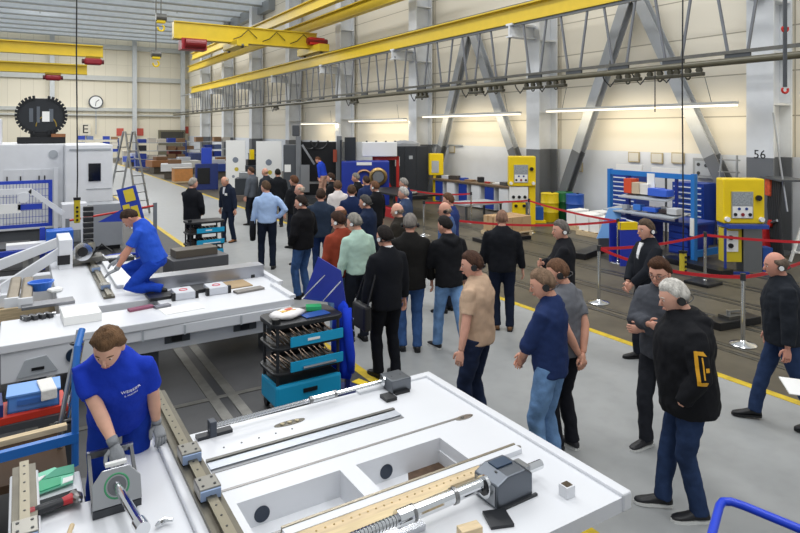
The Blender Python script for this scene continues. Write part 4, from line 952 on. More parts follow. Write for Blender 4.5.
# dark cabinets
t = T('metal_cabinet', 'dark grey double steel cabinet with a pinned sheet, against the side wall', 'cabinet', (14.15, 22.5, 0), -.45)
DC = paint('#30343a')
MB().box(-1.05,1.0,-.3,.3,.05,2.3).build('cabinet_body', DC, t)
for x in (-1.03,-.52,.0,.5): MB().box(x,x+.49,-.33,-.3,.1,2.26).build('door', DC, t); 
MB().box(-.42,-.22,-.345,-.33,1.45,1.85).build('pinned_sheet', PAPER, t); MB().box(.18,.34,-.345,-.33,1.75,1.9).build('small_sheet', LGREY, t)
t = T('plastic_wrap', 'crumpled grey plastic wrap on top of the dark cabinet', 'wrap', (14.15, 22.5, 2.301), -.45)
rn = random.Random(9); b = MB(); b.loft([[Vector((math.cos(a)*.7*s_*(1+rn.uniform(-.1,.1)), math.sin(a)*.26*s_, z+rn.uniform(-.02,.02) if z else 0)) for a in [k*2*PI/22 for k in range(22)]] for z, s_ in ((0,1),(.12,1),(.2,.6),(.24,.2))]); b.build('wrap', mat('#9a9da2', .4), t)
# red frame, blue unit with brass ring, grey portal machine in the middle distance
t = T('steel_portal', 'red steel frame with white hood behind the blue machine', 'machine frame', (13.0, 22.1, 0), -.45)
for x in (-.5,.5): MB().box(x-.06,x+.06,-.06,.06,0,1.9).build('frame_post', RED, t)
MB().box(-.56,.56,-.06,.06,1.75,1.9).build('cross_bar', RED, t); MB().beam((.5,0,.0),(-.2,0,1.4),.1,.1).build('diagonal', RED, t)
MB().box(-1.0,.45,-.3,.3,1.9,2.5).build('white_hood', PAPER, t, bevel=.03); MB().box(-.2,.1,-.1,.1,.3,1.7).build('valve_stack', STEEL, t)
for x in (-.6,.2): MB().torus((x,0,2.55),.2,.04,(0,1,0),16,6,0,PI).build('hose_arch', BLACK, t)
t = T('blue_machine', 'blue machine with a large brass ring, behind the crowd', 'machine', (11.6, 21.2, 0), -.5)
MB().box(-1.0,.9,.2,1.3,0,1.75).build('housing', paint('#22389c'), t, bevel=.03); MB().box(-.4,.2,.18,.2,1.6,1.72).build('white_label', PAPER, t)
MB().torus((.45,.1,1.15),.30,.07,(0,1,0),28,8).build('brass_ring', metal('#c0a06a', .3), t); MB().cyl((.45,-.1,1.15),(.45,.2,1.15),.22,24).build('spindle', STEEL, t); MB().torus((-.1,.12,1.1),.3,.05,(0,1,0),28,8).build('cable_coil', metal('#b08a6a', .4), t)
MB().box(-1.06,-1.0,.3,1.2,0,2.6).box(-.9,-.45,.9,1.25,1.75,2.7).build('dark_column', paint('#2b2f35'), t)
t = T('machining_centre', 'grey machining centre with open dark work area, worker in blue inside', 'machine', (10.3, 23.05, 0), -.42)
GP = paint('#7b7e82')
for x in (-.75,.9): MB().box(x-.1,x+.1,-.2,.1,0,2.75).build('portal_post', GP, t)
MB().box(-.65,.8,.9,1.0,.2,2.5).build('rear_panel', BLACK, t); MB().box(-.85,1.0,-.2,1.0,0,.25).build('machine_bed', DGREY, t)
MB().box(.65,.8,-.25,-.2,1.7,2.2).build('orange_unit', mat('#a3482f', .5), t)
MB().box(-1.35,-.85,-.1,1.0,0,2.4).build('side_enclosure', paint('#4d5156'), t, bevel=.02); MB().box(-1.3,-1.05,-.13,-.1,1.3,1.6).build('white_label', PAPER, t)
MB().beam((-.6,-.1,2.4),(-.1,-.1,1.6),.08,.08).build('diagonal_bar', STEEL, t); MB().box(-.65,-.3,-.35,-.3,.5,1.6).build('perforated_plate', metal('#a5a7aa', .4), t)
for x in (-.3,.1): MB().torus((x,.5,2.55),.35,.04,(0,1,0),20,6,0,PI).build('hose_arch', BLACK, t)
MB().box(-1.0,-.7,.0,.4,2.75,3.2).build('motor', DGREY, t, bevel=.03)
MB().box(-.3,.7,-.55,-.25,.85,.92).build('work_tray', STEEL, t)
# two white machine doors with printed tool pictures
for i, (loc, lab) in enumerate((((8.85, 29.4, 0), 'left white display panel printed with tool pictures'), ((9.45, 26.4, 0), 'right white display panel printed with tool pictures'))):
    t = T('picture_board', lab, 'display panel', loc, -.50)
    w = .46 if i == 0 else .56
    MB().box(-w,w,0,.05,.1,2.5).build('panel', PAPER, t)
    for k, (x, z, r_) in enumerate(((0,1.55,.14),(.05,1.1,.1),(-.1,.75,.07))): MB().cyl((x,-.008,z),(x,0,z),r_,16).build('printed_picture', mat(('#7d8694','#c9b53c','#8b929c')[k], .5), t)
    MB().box(-w,w,-.1,.15,0,.1).build('panel_foot', LGREY, t)
def bulk(name, lab, cat, loc, parts, rz=0, group=None):
    t = T(name, lab, cat, loc, rz, group)
    for nm, dims, m in parts: MB().box(*dims).build(nm, m, t, bevel=.01)
    return t
bulk('machine_unit', 'dark machine unit between the two white display panels', 'machine', (10.1, 30.6, 0), [('body',(-.5,.5,-.4,.4,0,1.2),paint('#3a3f45')),('yellow_arm',(-.15,.05,-.1,.1,1.2,2.0),YELLOW),('top_unit',(-.3,.3,-.2,.2,1.2,1.5),BLACK)])
bulk('machine_unit', 'dark low machine with grey vise right of the left display panel', 'machine', (8.25, 25.8, 0), [('body',(-.45,.45,-.4,.4,.25,.95),paint('#30353c')),('base',(-.5,.5,-.5,.5,0,.25),paint('#6b6058')),('vise',(-.3,.2,-.2,.2,.95,1.2),STEEL)], -.4)
bulk('machine_unit', 'blue and black machine left of the left display panel', 'machine', (7.95, 31.5, 0), [('body',(-.5,.6,-.3,.5,0,1.3),paint('#26356f')),('head',(-.2,.3,-.2,.2,1.3,2.1),paint('#2b48b8')),('door',(-.4,.2,-.33,-.3,.3,1.1),BLACK)], -.2)
# far storage: racks and tables along the aisle
def rack(loc, w, lab, seed, cols, h=2.2, grp=None):
    t = T('storage_rack', lab, 'rack', loc, 0)
    for sx in (-1,1):
        for yy in (-.35,.35): MB().box(sx*w/2-.04,sx*w/2+.04,yy-.04,yy+.04,0,h).build('upright', paint('#3b4f86'), t)
    rn = random.Random(seed); nlev = 4
    for k in range(nlev): MB().box(-w/2,w/2,-.4,.4,.25+k*(h-.3)/3.2,.29+k*(h-.3)/3.2).build('shelf', LGREY, t)
    return t, nlev
def fill(loc, w, h, seed, cols, tail):
    rn = random.Random(seed); q = 0
    lv = ['bottom','second','third','top']; cp = ['far left','left','middle','right','far right']
    for k in range(4):
        for j in range(5):
            if rn.random() < .15: continue
            c, cn = rn.choice(cols); hh = rn.uniform(.25,.42)
            blk('storage_box', '%s box, %s shelf, %s, on the %s' % (cn, lv[k], cp[j], tail), 'box', (loc[0]-w/2+w/5*(j+.5), loc[1], .29+k*(h-.3)/3.2+.001), (w/5*.8,.6,hh), mat(c, .6), 0, 0, 'boxes in the far racks')
cols = [('#27409e','blue'),('#5e6f9a','grey blue'),('#cfc8bc','pale'),('#8a6a4c','brown'),('#2c2e33','dark')]
for loc, w, lab, sd in (((8.9,48,0), 3.4, 'storage rack at the aisle end', 4), ((12.8,50,0), 3.6, 'storage rack in the corner', 8), ((6.4,66,0), 3.6, 'storage rack by the end wall', 11)):
    rack(loc, w, 'steel '+lab, sd, cols); fill(loc, w, 2.2, sd, cols, lab)
tw = [((8.3,40,0),'white machine bed parts lying on stands beside the aisle','#dfe1e3'),((9.6,43.5,0),'pale machine castings behind the aisle table','#d7d4cc'),((8.4,45.2,0),'brown wooden crate beside the aisle','#9b6a44'),((10.6,38.5,0),'blue machine frame lying behind the white parts','#2c448e'),((11.8,42,0),'white boxed parts before the far rack','#e2e0dc'),((7.95,53,0),'blue crate at the far end of the aisle','#2b49a8'),((4.6,68,0),'white and blue desk near the end wall','#ccd3dc')]
for i, (loc, lab, c) in enumerate(tw):
    bulk('machine_parts' if i < 4 else 'storage_crate', lab, 'machine parts' if i < 4 else 'crate', loc, [('support',(-.7,.7,-.4,.4,0,.45),paint('#5d564c')),('body',(-.9,.9,-.6,.6,.45,.9),paint(c)),('upper_part',(-.5,.3,-.3,.3,.9,1.15),paint('#b9bcc2' if i % 2 else '#7a5a3e'))], .2*(i%3-1))
for i, (px, py, c) in enumerate(((120,132,'#c8574a'),(140,132,'#c8574a'),(187,130,'#c8574a'))):
    p = ONY(px, py, BY-.05); blk('wall_notice', ('left','middle','right')[i]+' one of three small red signs on the end wall', 'sign', (p.x, p.y-.02, p.z-.4), (.7,.04,.8), mat(c, .6))
bulk('wall_hatch', 'dark square opening with shelves in the end wall corner', 'opening', (ONY(172,140,71.3).x, 71.4, 0), [('frame',(-1.4,1.4,-.3,.3,0,3.0),paint('#6e6a58')),('recess',(-1.2,1.2,-.33,-.3,1.6,2.8),mat('#3c3b35'))])
# =================== LEFT SIDE BACK ===================
MW = paint('#e4e6ea', rough=.3)
t = T('milling_machine', 'big white milling machine with doors and round tool magazine at the left edge', 'machine', (-3.2, 19.0, 0))
MB().box(0,4.2,0,3.5,.35,2.62).build('main_enclosure', MW, t, bevel=.02); MB().box(0,4.1,.1,3.4,0,.35).build('plinth', paint('#5b5e62'), t)
MB().box(0,2.78,.3,1.0,2.62,3.3).build('upper_housing', MW, t, bevel=.03)
for x in (2.82, 3.25, 3.68): MB().box(x,x+.41,-.02,0,.55,1.95).build('door', paint('#dcdee2'), t)
for x in (2.90,3.2,3.62,3.75): MB().box(x-.015,x+.015,-.05,-.02,1.6,1.78).build('door_handle', BLACK, t)
o = MB().box(4.2,5.35,-.6,2.5,1.05,2.6).build('operator_cabin', MW, t, bevel=.02)
MB().box(4.75,5.05,-.625,-.6,1.62,2.1).build('cabin_window', mat('#10141a', .1), o); MB().prismX([(-.6,1.05),(2.4,1.05),(1.9,.65),(-.1,.65)], 4.35, 5.2).build('chute', paint('#cfd2d6'), o)
MB().box(4.7,5.3,-.615,-.6,1.4,1.42).build('cabin_trim', LGREY, o); MB().box(4.3,5.3,-.62,-.6,2.45,2.5).build('cabin_trim', LGREY, o)
MB().box(3.95,4.05,-.3,-.2,.3,2.0).build('white_post', MW, t)
MB().box(4.4,5.0,-.5,.4,0,.95).build('pedestal', paint('#a4a8ac'), t, bevel=.02); 
for k in range(4): MB().box(4.5+.1*k,4.53+.1*k,-.52,-.5,.1,.9).build('vent_slot', LGREY, t)
MB().cyl((3.95,-.03,2.35),(3.95,0,2.35),.11,20).build('round_port', LGREY, t)
# tool magazine (dark toothed chain round)
t2 = T('tool_magazine', 'black toothed tool magazine standing on top of the white milling machine', 'tool magazine', (.50, 20.0, 2.622))
pts = []
def stad(r, w, n=40):
    out = []
    for k in range(n):
        a = 2*PI*k/n; out.append((math.cos(a)*r*1.0+(w/2 if math.cos(a) > 0 else -w/2), math.sin(a)*r*.92))
    return out
zc = .88; t2.scale = (.78,.78,.9)
MB().prismY([(x, zc+z) for x, z in stad(.58, .35)], -.12, .12).build('magazine_disc', paint('#26292d', var=.1), t2, bevel=.02)
for k in range(30):
    a = 2*PI*k/30; x = math.cos(a)*.585+(.175 if math.cos(a) > 0 else -.175); z = zc+math.sin(a)*.54
    MB().cb((x,0,z), (.13,.34,.085), 0, 0, -a).build('tool_holder', paint('#191b1e'), t2)
for x, z, w_, h_ in ((-.32,zc,.12,.42),(-.1,zc+.02,.1,.5),(.3,zc,.14,.4)): MB().box(x-w_/2,x+w_/2,-.14,-.12,z-h_/2,z+h_/2).build('slot_window', paint('#5f656c'), t2)
MB().box(.02,.25,-.15,-.12,zc-.2,zc+.12).build('white_sheet', PAPER, t2)
MB().torus((.15,-.1,zc-.35),.32,.03,(0,1,0),20,6,PI,2*PI).build('brass_arc', metal('#b79c4c', .3), t2)
MB().box(-.75,.75,-.3,.3,0,.2).box(-.35,.45,-.1,.1,.2,.5).build('magazine_base', BLACK, t2); MB().box(.3,.75,-.35,.1,.2,.3).build('brown_tray', mat('#8b5a36', .6), t2)
# aluminium ladders
def aframe(px, pyb, h, w, lab, n=9, rz=0.0):
    x, y = G(px, pyb); t = T('platform_ladder', lab, 'ladder', (x, y, 0), rz)
    for s_ in (-1,1):
        MB().beam((s_*w/2,-.7,0),(s_*w*.38,-.05,h), .06,.04).build('side_rail', STEEL, t); MB().beam((s_*w/2,.8,0),(s_*w*.38,.05,h), .06,.04).build('rear_rail', STEEL, t)
    for k in range(n):
        f = (k+.7)/n; ww = w/2*(1-f)+w*.38*f
        MB().box(-ww,ww,-.7+.65*f-.08,-.7+.65*f+.04,h*f-.03,h*f).build('step', STEEL, t)
    for k in range(3): f = .2+.3*k; MB().box(-w*.45,w*.45,.8-.75*f-.02,.8-.75*f+.02,h*f,h*f+.04).build('rear_brace', STEEL, t)
    return t
aframe(129, 213, 2.95, .55, 'tall aluminium stepladder between the white milling machine and the aisle', 10, .62)
# blue mesh guard with white bars
t = T('mesh_guard', 'blue framed wire mesh guard with white bars at the left edge', 'guard panel', (-.55, 15.6, 0))
bl = paint('#2743b4')
MB().box(-1.2,1.15,-.03,.03,1.83,1.9).box(-1.2,1.15,-.03,.03,.88,.95).box(1.08,1.15,-.03,.03,.95,1.83).build('guard_frame', bl, t)
b = MB()
for k in range(38): b.box(-1.15+.06*k,-1.142+.06*k,-.006,.006,.95,1.83)
for k in range(5): b.box(-1.15,1.08,-.006,.006,1.1+.15*k,1.108+.15*k)
b.build('wire_mesh', bl, t)
MB().beam((-1.2,-.12,1.68),(.75,-.12,1.68),.1,.12).build('white_bar', MW, t); MB().beam((.72,-.12,1.7),(1.35,-.12,1.15),.1,.1).build('white_bar', MW, t)
for x in (-.5,.6): MB().cyl((x,-.2,1.55),(x,-.05,1.55),.11,16).build('pulley', MW, t)
MB().box(-1.0,-.1,-.15,-.08,1.28,1.38).build('blue_cylinder', bl, t); MB().box(-.1,.55,-.15,-.08,1.22,1.42).build('white_plate', PAPER, t); MB().box(.5,.95,-.15,-.08,1.28,1.4).build('blue_cylinder', bl, t)
MB().box(-1.2,1.5,-1.0,-.9,.45,.55).build('cart_beam', bl, t); MB().box(1.0,1.5,-1.0,-.6,.5,.9).build('drive_box', paint('#2b6ad0'), t, bevel=.02); MB().box(.3,1.0,-.9,-.6,.56,.66).build('white_plate', PAPER, t)
MB().beam((-1.1,-.9,.55),(-.8,0,.9),.05,.05).build('strut', bl, t); MB().box(.9,1.0,-.4,-.3,.0,.9).build('support_post', bl, t); MB().box(-1.0,-.9,-.95,-.85,0,.45).build('support_post', bl, t)
MB().box(-1.2,.9,-.3,.3,.28,.5).build('cart_deck', paint('#3a3c40'), t)
# yellow sheets stand
t = T('document_stand', 'blue stand holding three yellow sheets beside the aisle', 'stand', (2.35, 15.2, 0), -.35)
MB().beam((-.05,0,.06),(-.15,0,1.0),.06,.06).build('stand_pole', bl, t)
fr_ = MB().cb((-.20,-.02,1.28), (.42,.03,.82), 0, 0, -.25).build('sheet_frame', bl, t)
for x, z, w_, h_ in ((-.22,1.5,.22,.28),(-.26,1.12,.15,.34),(-.08,1.09,.15,.34)): MB().cb((x,-.045,z), (w_,.01,h_), 0, 0, -.25).build('yellow_sheet', mat('#e9cf3c', .5), t)
MB().cb((-.13,-.02,.80), (.14,.01,.12), 0, 0, -.25).build('white_tag', PAPER, t)
MB().torus((-.35,0,.05), .5, .035, (0,0,1), 28, 8).build('ring_foot', bl, t)
MB().prismY([(-.9,.9),(-.35,1.2),(-.35,.9)], -.03, .03).build('blue_pennant', bl, t)
t = T('barrier_rail', 'red bar barrier between two grey posts before the white machine', 'barrier', (.9, 15.7, 0))
MB().cyl((0,0,.95),(1.9,.2,1.15),.025,10).build('red_bar', RED, t); MB().box(-.04,.04,-.04,.04,0,1.0).build('post', MGREY, t); MB().box(1.86,1.94,.16,.24,0,1.22).build('post', MGREY, t)
bulk('control_cabinet', 'grey finned cabinet under the white machine cabin', 'cabinet', (1.75, 17.2, 0), [('cabinet_body',(-.35,.45,-.3,.3,.1,1.15),paint('#9a9ea3')),('white_part',(-.9,-.35,-.3,.2,.55,1.2),MW),('foot',(-.3,.4,-.25,.25,0,.1),BLACK)])
bulk('floor_debris', 'dark clutter of parts on the floor under the white machine', 'parts', (-.4, 17.3, 0), [('dark_bin',(-.9,.6,-.3,.3,0,.3),paint('#34302c')),('red_part',(.0,.3,-.4,-.3,0,.12),RED)])
bulk('vise_block', 'dark machine part on the far end of the aisle side bed', 'machine part', (*G(196,255,.72),.0), [('body',(-.5,.5,-.3,.3,.0,.72),paint('#55565a')),('jaw',(-.4,.35,-.15,.2,.72,.86),paint('#5b544b'))], .1)
t = T('white_paper', 'white open booklet at the right picture edge held in a hand', 'booklet', DEP(797, 388, 3.6), -.3) if False else None

for (x, y, w, d, h, c, lab) in ((7.9,36.5,1.0,.8,.8,'#c98a4e','orange brown packing crate nearest along the far aisle'),(9.2,36.0,.8,.8,.7,'#d8d5cd','pale box behind the orange brown crate'),(8.0,50.2,1.2,.9,.9,'#2b49a8','blue bin next to the storage rack at the aisle end'),(10.9,45,1.3,1.0,1.3,'#3c4a78','grey blue cabinet among the far machine parts'),(7.9,56,1.2,1,1.2,'#b8b2a6','pale cabinet far along the aisle'),(12.6,37,1.0,1.0,1.5,'#4a4f57','dark cabinet behind the left picture board'),(9.9,48.5,.9,.9,1.6,'#7f3a2f','red brown tall crate before the far storage rack')):
    bulk('storage_crate', lab, 'crate', (x, y, 0), [('crate_body',(-w/2,w/2,-d/2,d/2,.08,h),mat(c, .6, var=.1)),('runner',(-w/2,w/2,-d/2,d/2,0,.08),WOOD),('crate_lid',(-w/2-.03,w/2+.03,-d/2-.03,d/2+.03,h,h+.05),mat('#b9b4ab' if h < 1 else c, .6))])
# =================== PEOPLE ===================
PENDING = []          # (object, extra geometry builder) remeshed in one go at the end
TEXC = bpy.data.textures.new('folds', 'CLOUDS'); TEXC.noise_scale = .11; TEXC.noise_depth = 1
TEXH = bpy.data.textures.new('hairs', 'CLOUDS'); TEXH.noise_scale = .03; TEXH.noise_depth = 1
def ikm(a, b, l1, l2, pole):          # middle joint of a two-bone limb
    d = b-a; L = min(d.length, (l1+l2)*.999); u = d.normalized(); b = a+u*L
    x = (l1*l1-l2*l2+L*L)/(2*L); h = math.sqrt(max(1e-6, l1*l1-x*x))
    p = pole-u*pole.dot(u); p = p.normalized() if p.length > 1e-4 else Vector((0,1,0))
    return a+u*x+p*h, b
def ringe(c, rx, ry, n=20, R=None, sq=0.0):
    out = []
    for k in range(n):
        a = 2*PI*k/n; x, y = math.cos(a), math.sin(a)
        q = 1+sq*abs(math.sin(2*a))
        v = Vector((x*rx*q, y*ry*q, 0)); out.append(c+(R @ v if R else v))
    return out
def finish(o, voxel, disp=0.0, smooth_it=3, post=None):
    m = o.modifiers.new('r', 'REMESH'); m.mode = 'VOXEL'; m.voxel_size = voxel; m.use_smooth_shade = True
    m = o.modifiers.new('s', 'SMOOTH'); m.factor = .5; m.iterations = smooth_it
    if disp:
        d = o.modifiers.new('d', 'DISPLACE'); d.texture = TEXC; d.strength = disp; d.mid_level = .5; d.texture_coords = 'LOCAL'
    PENDING.append((o, post))
SHOE_SOLE = mat('#dcdcd8', .5)
def hand(mb, w, d, n, side, s, curl=.5, glove=False):
    # w wrist, d finger direction, n palm normal; side +1: thumb on the +across side
    d = d.normalized(); n = (n-d*n.dot(d)).normalized(); ac = d.cross(n)*side
    g = 1.12 if glove else 1.0
    rings = []
    for f, wd, th in ((-.01,.022,.018),(.02,.030,.018),(.05,.040,.016),(.085,.040,.014),(.10,.036,.011)):
        c = w+d*f*s; rings.append([c+ac*math.cos(a)*wd*s*g+n*math.sin(a)*th*s*g for a in [2*PI*k/12 for k in range(12)]])
    mb.loft(rings)
    for i, (off, ln) in enumerate(((.030,.070),(.010,.080),(-.011,.074),(-.031,.058))):
        p = w+(d*.085+ac*off)*s; a = 0; pts = [p]; 
        for q, fr in enumerate((.42,.33,.25)):
            a += curl*(.5 if q == 0 else .75); dd = d*math.cos(a)+n*math.sin(a); p = p+dd*ln*fr*s; pts.append(p)
        mb.tube(pts, [.0095*s*g,.0092*s*g,.0085*s*g,.0065*s*g], 8)
    p = w+(d*.02+ac*.028)*s; td = (d*.65+ac*.75+n*.25).normalized(); p2 = p+td*.035*s; p3 = p2+(d*.9+ac*.2+n*.35*curl).normalized()*.03*s; p4 = p3+(d+n*.6*curl).normalized()*.022*s
    mb.tube([p, p2, p3, p4], [.013*s*g,.012*s*g,.0105*s*g,.008*s*g], 8)
ARMS = {   # wrist positions for a 1.78 m figure in torso space (x to the figure's right), pole
 'side': (Vector((.27,.05,.86)), Vector((.5,-1,.0))), 'pocket': (Vector((.19,.10,.93)), Vector((.8,-1,0))),
 'crossed': (Vector((-.05,.235,1.17)), Vector((.6,.2,-.9))), 'behind': (Vector((.03,-.17,.93)), Vector((.9,-.6,0))),
 'clasp': (Vector((.05,.25,.98)), Vector((1,-.2,-.3))), 'phone': (Vector((.10,.30,1.22)), Vector((.5,0,-1))),
 'hip': (Vector((.19,.02,1.02)), Vector((1,-.5,.2))), 'face': (Vector((.07,.20,1.55)), Vector((.6,.3,-1))),
 'paper': (Vector((.2,.24,1.0)), Vector((.6,-1,-.2))) }
def person(lab, pos, h, face, top='#222222', pants='#20242e', hair='#4a3423', hairtype='short', arms=('side','side'), feet=((0,.0),(0,.0)),
           lean=0, head=(0,-8), toptype='jacket', shoes='#1b1b1d', sole=False, headset=None, collar=None, skin='#d9a28c', group=None, near=False,
           wrists=None, hipz=None, width=1.0, sleeve='long', hood=False, denim=False, undercol=None, gloves=None, anklez=0.0, z0=0.0, knees=None, glasses=False, hem=None):
    """pos: where the pelvis stands; face: degrees turned left from looking away from the camera"""
    s = h/1.78; a = math.radians(face)
    fw = Vector((FX*math.cos(a)-FY*math.sin(a), FY*math.cos(a)+FX*math.sin(a), 0)); rz = math.atan2(-fw.x, fw.y)
    vox = .0115 if near else .017
    HZ = (hipz if hipz is not None else .95*s)
    lR = Matrix.Rotation(-math.radians(lean), 3, 'X')
    piv = Vector((0,0,.95*s))
    def U(x, y, z): return lR @ (Vector((x*width, y*(1+(width-1)*1.1), z))*s-piv)+Vector((0,0,HZ))
    M = Matrix.Translation(Vector((pos[0], pos[1], z0))) @ Matrix.Rotation(rz, 4, 'Z'); Mi = M.inverted()
    # joints
    sh = {sd: U(.178*sd, -.01, 1.418) for sd in (-1, 1)}
    arm = {}
    for i, sd in enumerate((1, -1)):
        w_, pole = ARMS[arms[i]]; w_ = U(w_.x*sd, w_.y, w_.z); pole = lR @ Vector((pole.x*sd, pole.y, pole.z))
        if arms[i] == 'crossed': w_ = w_+(lR @ Vector((0, .02*sd, .04*sd)))*s
        if wrists and wrists[i] is not None: w_ = Mi @ Vector(wrists[i])
        el, w_ = ikm(sh[sd], w_, .285*s, .26*s, pole); arm[sd] = (sh[sd], el, w_)
    leg = {}
    for i, sd in enumerate((1, -1)):
        f = feet[i]; hp = Vector((.088*sd*s*width, 0, HZ-.02*s)); an = Vector((.095*sd*s+f[0]*s, f[1]*s-.01, .085*s+anklez+(f[2] if len(f) > 2 else 0)))
        kp = Vector((.08*sd, 1, 0)) if not knees else Vector(knees[i])
        kn, an = ikm(hp, an, .44*s, .42*s, kp); leg[sd] = (hp, kn, an, f[3] if len(f) > 3 else 0)
    # ---- body (skin)
    mb = MB()
    tor = [(.90,.135,.085,0),(1.05,.125,.082,0),(1.25,.145,.095,0),(1.40,.14,.09,0),(1.47,.085,.065,-.01),(1.52,.055,.055,-.015)]
    mb.loft([[U(p.x, p.y+yo, z) for p in ringe(Vector((0,0,0)), rx, ry)] for z, rx, ry, yo in tor])
    hy, hp_ = math.radians(head[0]), math.radians(head[1])
    hR = lR @ Matrix.Rotation(hy, 3, 'Z') @ Matrix.Rotation(hp_, 3, 'X')*1.10
    nb = U(0,-.01,1.54)
    def Hd(x, y, z): return nb+hR @ (Vector((x, y+.012, z-1.562))*s)
    mb.tube([U(0,-.015,1.46), nb, Hd(0,.0,1.60)], [.070*s,.062*s,.058*s], 14)
    for sd in (-1, 1):
        A, E_, W = arm[sd]
        mb.tube([A+lR @ Vector((-.03*sd,0,0)), A, A.lerp(E_,.5), E_, E_.lerp(W,.35), W], [.035*s,.050*s,.048*s,.045*s,.044*s,.028*s], 12)
        hp, kn, an, tw = leg[sd]
        mb.tube([hp, hp.lerp(kn,.5), kn, kn.lerp(an,.35), an], [.07*s,.062*s,.05*s,.05*s,.035*s], 12)
    skm = mat(skin, .5, var=.06, vs=16, spec=.35)
    post = MB()
    # head
    rings = []; n = 24
    for i in range(1, 18):
        t_ = PI*i/18; cz = math.cos(t_); r = math.sin(t_); ring = []
        for k in range(n):
            ph = 2*PI*k/n; x = r*math.cos(ph); y = r*math.sin(ph)
            lo = max(0, -cz)
            X = .0765*x*(1-.30*lo**1.3); Y = .096*y
            if y < 0: Y *= (1-.50*lo)
            else: Y = Y*(1-.16*lo)+.006*lo
            Y += .012*lo
            # brow, eye hollow
            if y > .5: Y += .004*math.exp(-((cz-.10)/.10)**2)-.005*math.exp(-((cz+.05)/.10)**2)*(1-abs(abs(x)-.4)*1.5)
            ring.append(Hd(X, Y+.015, 1.660+.120*cz))
        rings.append(ring)
    post.loft(rings)
    post.tube([Hd(0,.098,1.672), Hd(0,.112,1.650), Hd(0,.122,1.632), Hd(0,.106,1.624)], [.008*s,.0105*s,.0135*s,.007*s], 8)
    for sd in (-1, 1):
        post.ell(Hd(.078*sd, .003, 1.650), (.010*s,.019*s,.032*s), 10, 8, hR @ Matrix.Rotation(.25*sd, 3, 'Z'))
    post.tube([Hd(-.022,.100,1.598), Hd(0,.108,1.600), Hd(.022,.100,1.598)], [.005*s,.009*s,.005*s], 8)
    # hands
    if not gloves:
        for i, sd in enumerate((1, -1)):
            if arms[i] == 'pocket': continue
            A, E_, W = arm[sd]; dd = (W-E_).normalized(); pn = lR @ Vector((-sd, .1, 0))
            if arms[i] in ('crossed',): pn = Vector((0,-1,0))
            if arms[i] in ('behind',): pn = Vector((0,1,.3))
            if arms[i] in ('clasp',): pn = Vector((-sd,-.6,0))
            hand(post, W, dd, pn, sd, s, .55)
    body = mb.build('person', skm); body.matrix_world = M
    tag(body, lab, 'person', group)
    finish(body, vox*1.3, 0, 2, post)
    # ---- trousers
    pm = mat(pants, .9, var=.26 if denim else .08, vs=9, bump=.5, bs=14, spec=.15)
    pb = MB()
    hy_ = [(-.05,.11,.085),(.0,.160,.120),(.05,.160,.120),(.10,.140,.104)]
    pb.loft([[Vector((p.x*width, p.y*(1+(width-1)*.8), HZ+(zz-.02)*s)) for p in ringe(Vector((0,0,0)), rx*s, ry*s)] for zz, rx, ry in hy_])
    for sd in (-1, 1):
        hp, kn, an, tw = leg[sd]; e = an+(kn-an).normalized()*.0
        pb.tube([hp+Vector((0,0,.04*s)), hp.lerp(kn,.3), hp.lerp(kn,.7), kn, kn.lerp(an,.3), kn.lerp(an,.75), an+Vector((0,-.005,-.025*s))], [.098*s*width,.096*s,.083*s,.073*s,.072*s,.064*s,.068*s], 16)
    o = pb.build('jeans' if denim else 'trousers', pm, body); finish(o, vox, .024 if near else .018)
    # ---- shoes
    for sd in (-1, 1):
        hp, kn, an, tw = leg[sd]; R_ = Matrix.Rotation(math.radians(tw)-.12*sd, 3, 'Z')
        up_ = 0
        lift = an.z-.085*s-anklez; pit = Matrix.Rotation(-min(.7, lift*3.2), 3, 'X') if lift > .01 else Matrix.Identity(3)
        def F(x, y, z): return Vector((an.x, an.y, an.z-.085*s))+R_ @ (pit @ (Vector((x, y, z-.0))*s))
        sb = MB(); rr = []
        for y, w_, zt in ((-.075,.020,.06),(-.06,.034,.075),(-.02,.038,.095),(.04,.040,.085),(.10,.046,.062),(.15,.046,.05),(.19,.034,.040),(.205,.015,.03)):
            rr.append([F(math.cos(q)*w_, y, .014+max(0,zt-.014)*(.5+.5*math.sin(q)) if math.sin(q) > -.5 else .014) for q in [2*PI*k/14 for k in range(14)]])
        sb.loft(rr); so = sb.build('shoe', mat(shoes, .45, spec=.4), body, smooth=True)
        s2 = MB(); out = [(-.078,.0),(-.068,.033),(-.02,.040),(.04,.040),(.10,.049),(.155,.048),(.195,.033),(.212,.0)]
        poly = out+[(y, -x) for y, x in out[::-1][1:-1]]
        s2.loft([[F(x*1.03, y, 0.0) for y, x in poly], [F(x*1.03, y, .022) for y, x in poly]])
        s2.build('shoe_sole', SHOE_SOLE if sole else mat('#111214', .6), so)
    # ---- top garment
    loose = {'jacket':.030,'suit':.020,'shirt':.008,'polo':.010,'sweater':.016}[toptype]
    tm = cloth(top, bump=.5, bs=12) if toptype != 'suit' else cloth(top, bump=.25, bs=10)
    hemz = hem if hem else {'jacket':.86,'suit':.82,'shirt':.94,'polo':.90,'sweater':.88}[toptype]
    tb = MB()
    L_ = loose
    prof = [(hemz,.166,.128,.0),(1.00,.164,.132,.004),(1.12,.164,.130,.008),(1.28,.182,.132,.0),(1.36,.186,.126,-.006),(1.42,.160,.112,-.012),(1.48,.126,.096,-.016),(1.52,.092,.082,-.014),(1.555,.070,.070,-.010)]
    if toptype == 'suit': prof[0] = (hemz,.168,.120,0)
    rr = []
    for z, rx, ry, yo in prof:
        e = L_*(1 if z < 1.46 else .4)
        rr.append([U(p.x, p.y+yo, z) for p in ringe(Vector((0,0,0)), rx+e, ry+e, 24)])
    tb.loft(rr)
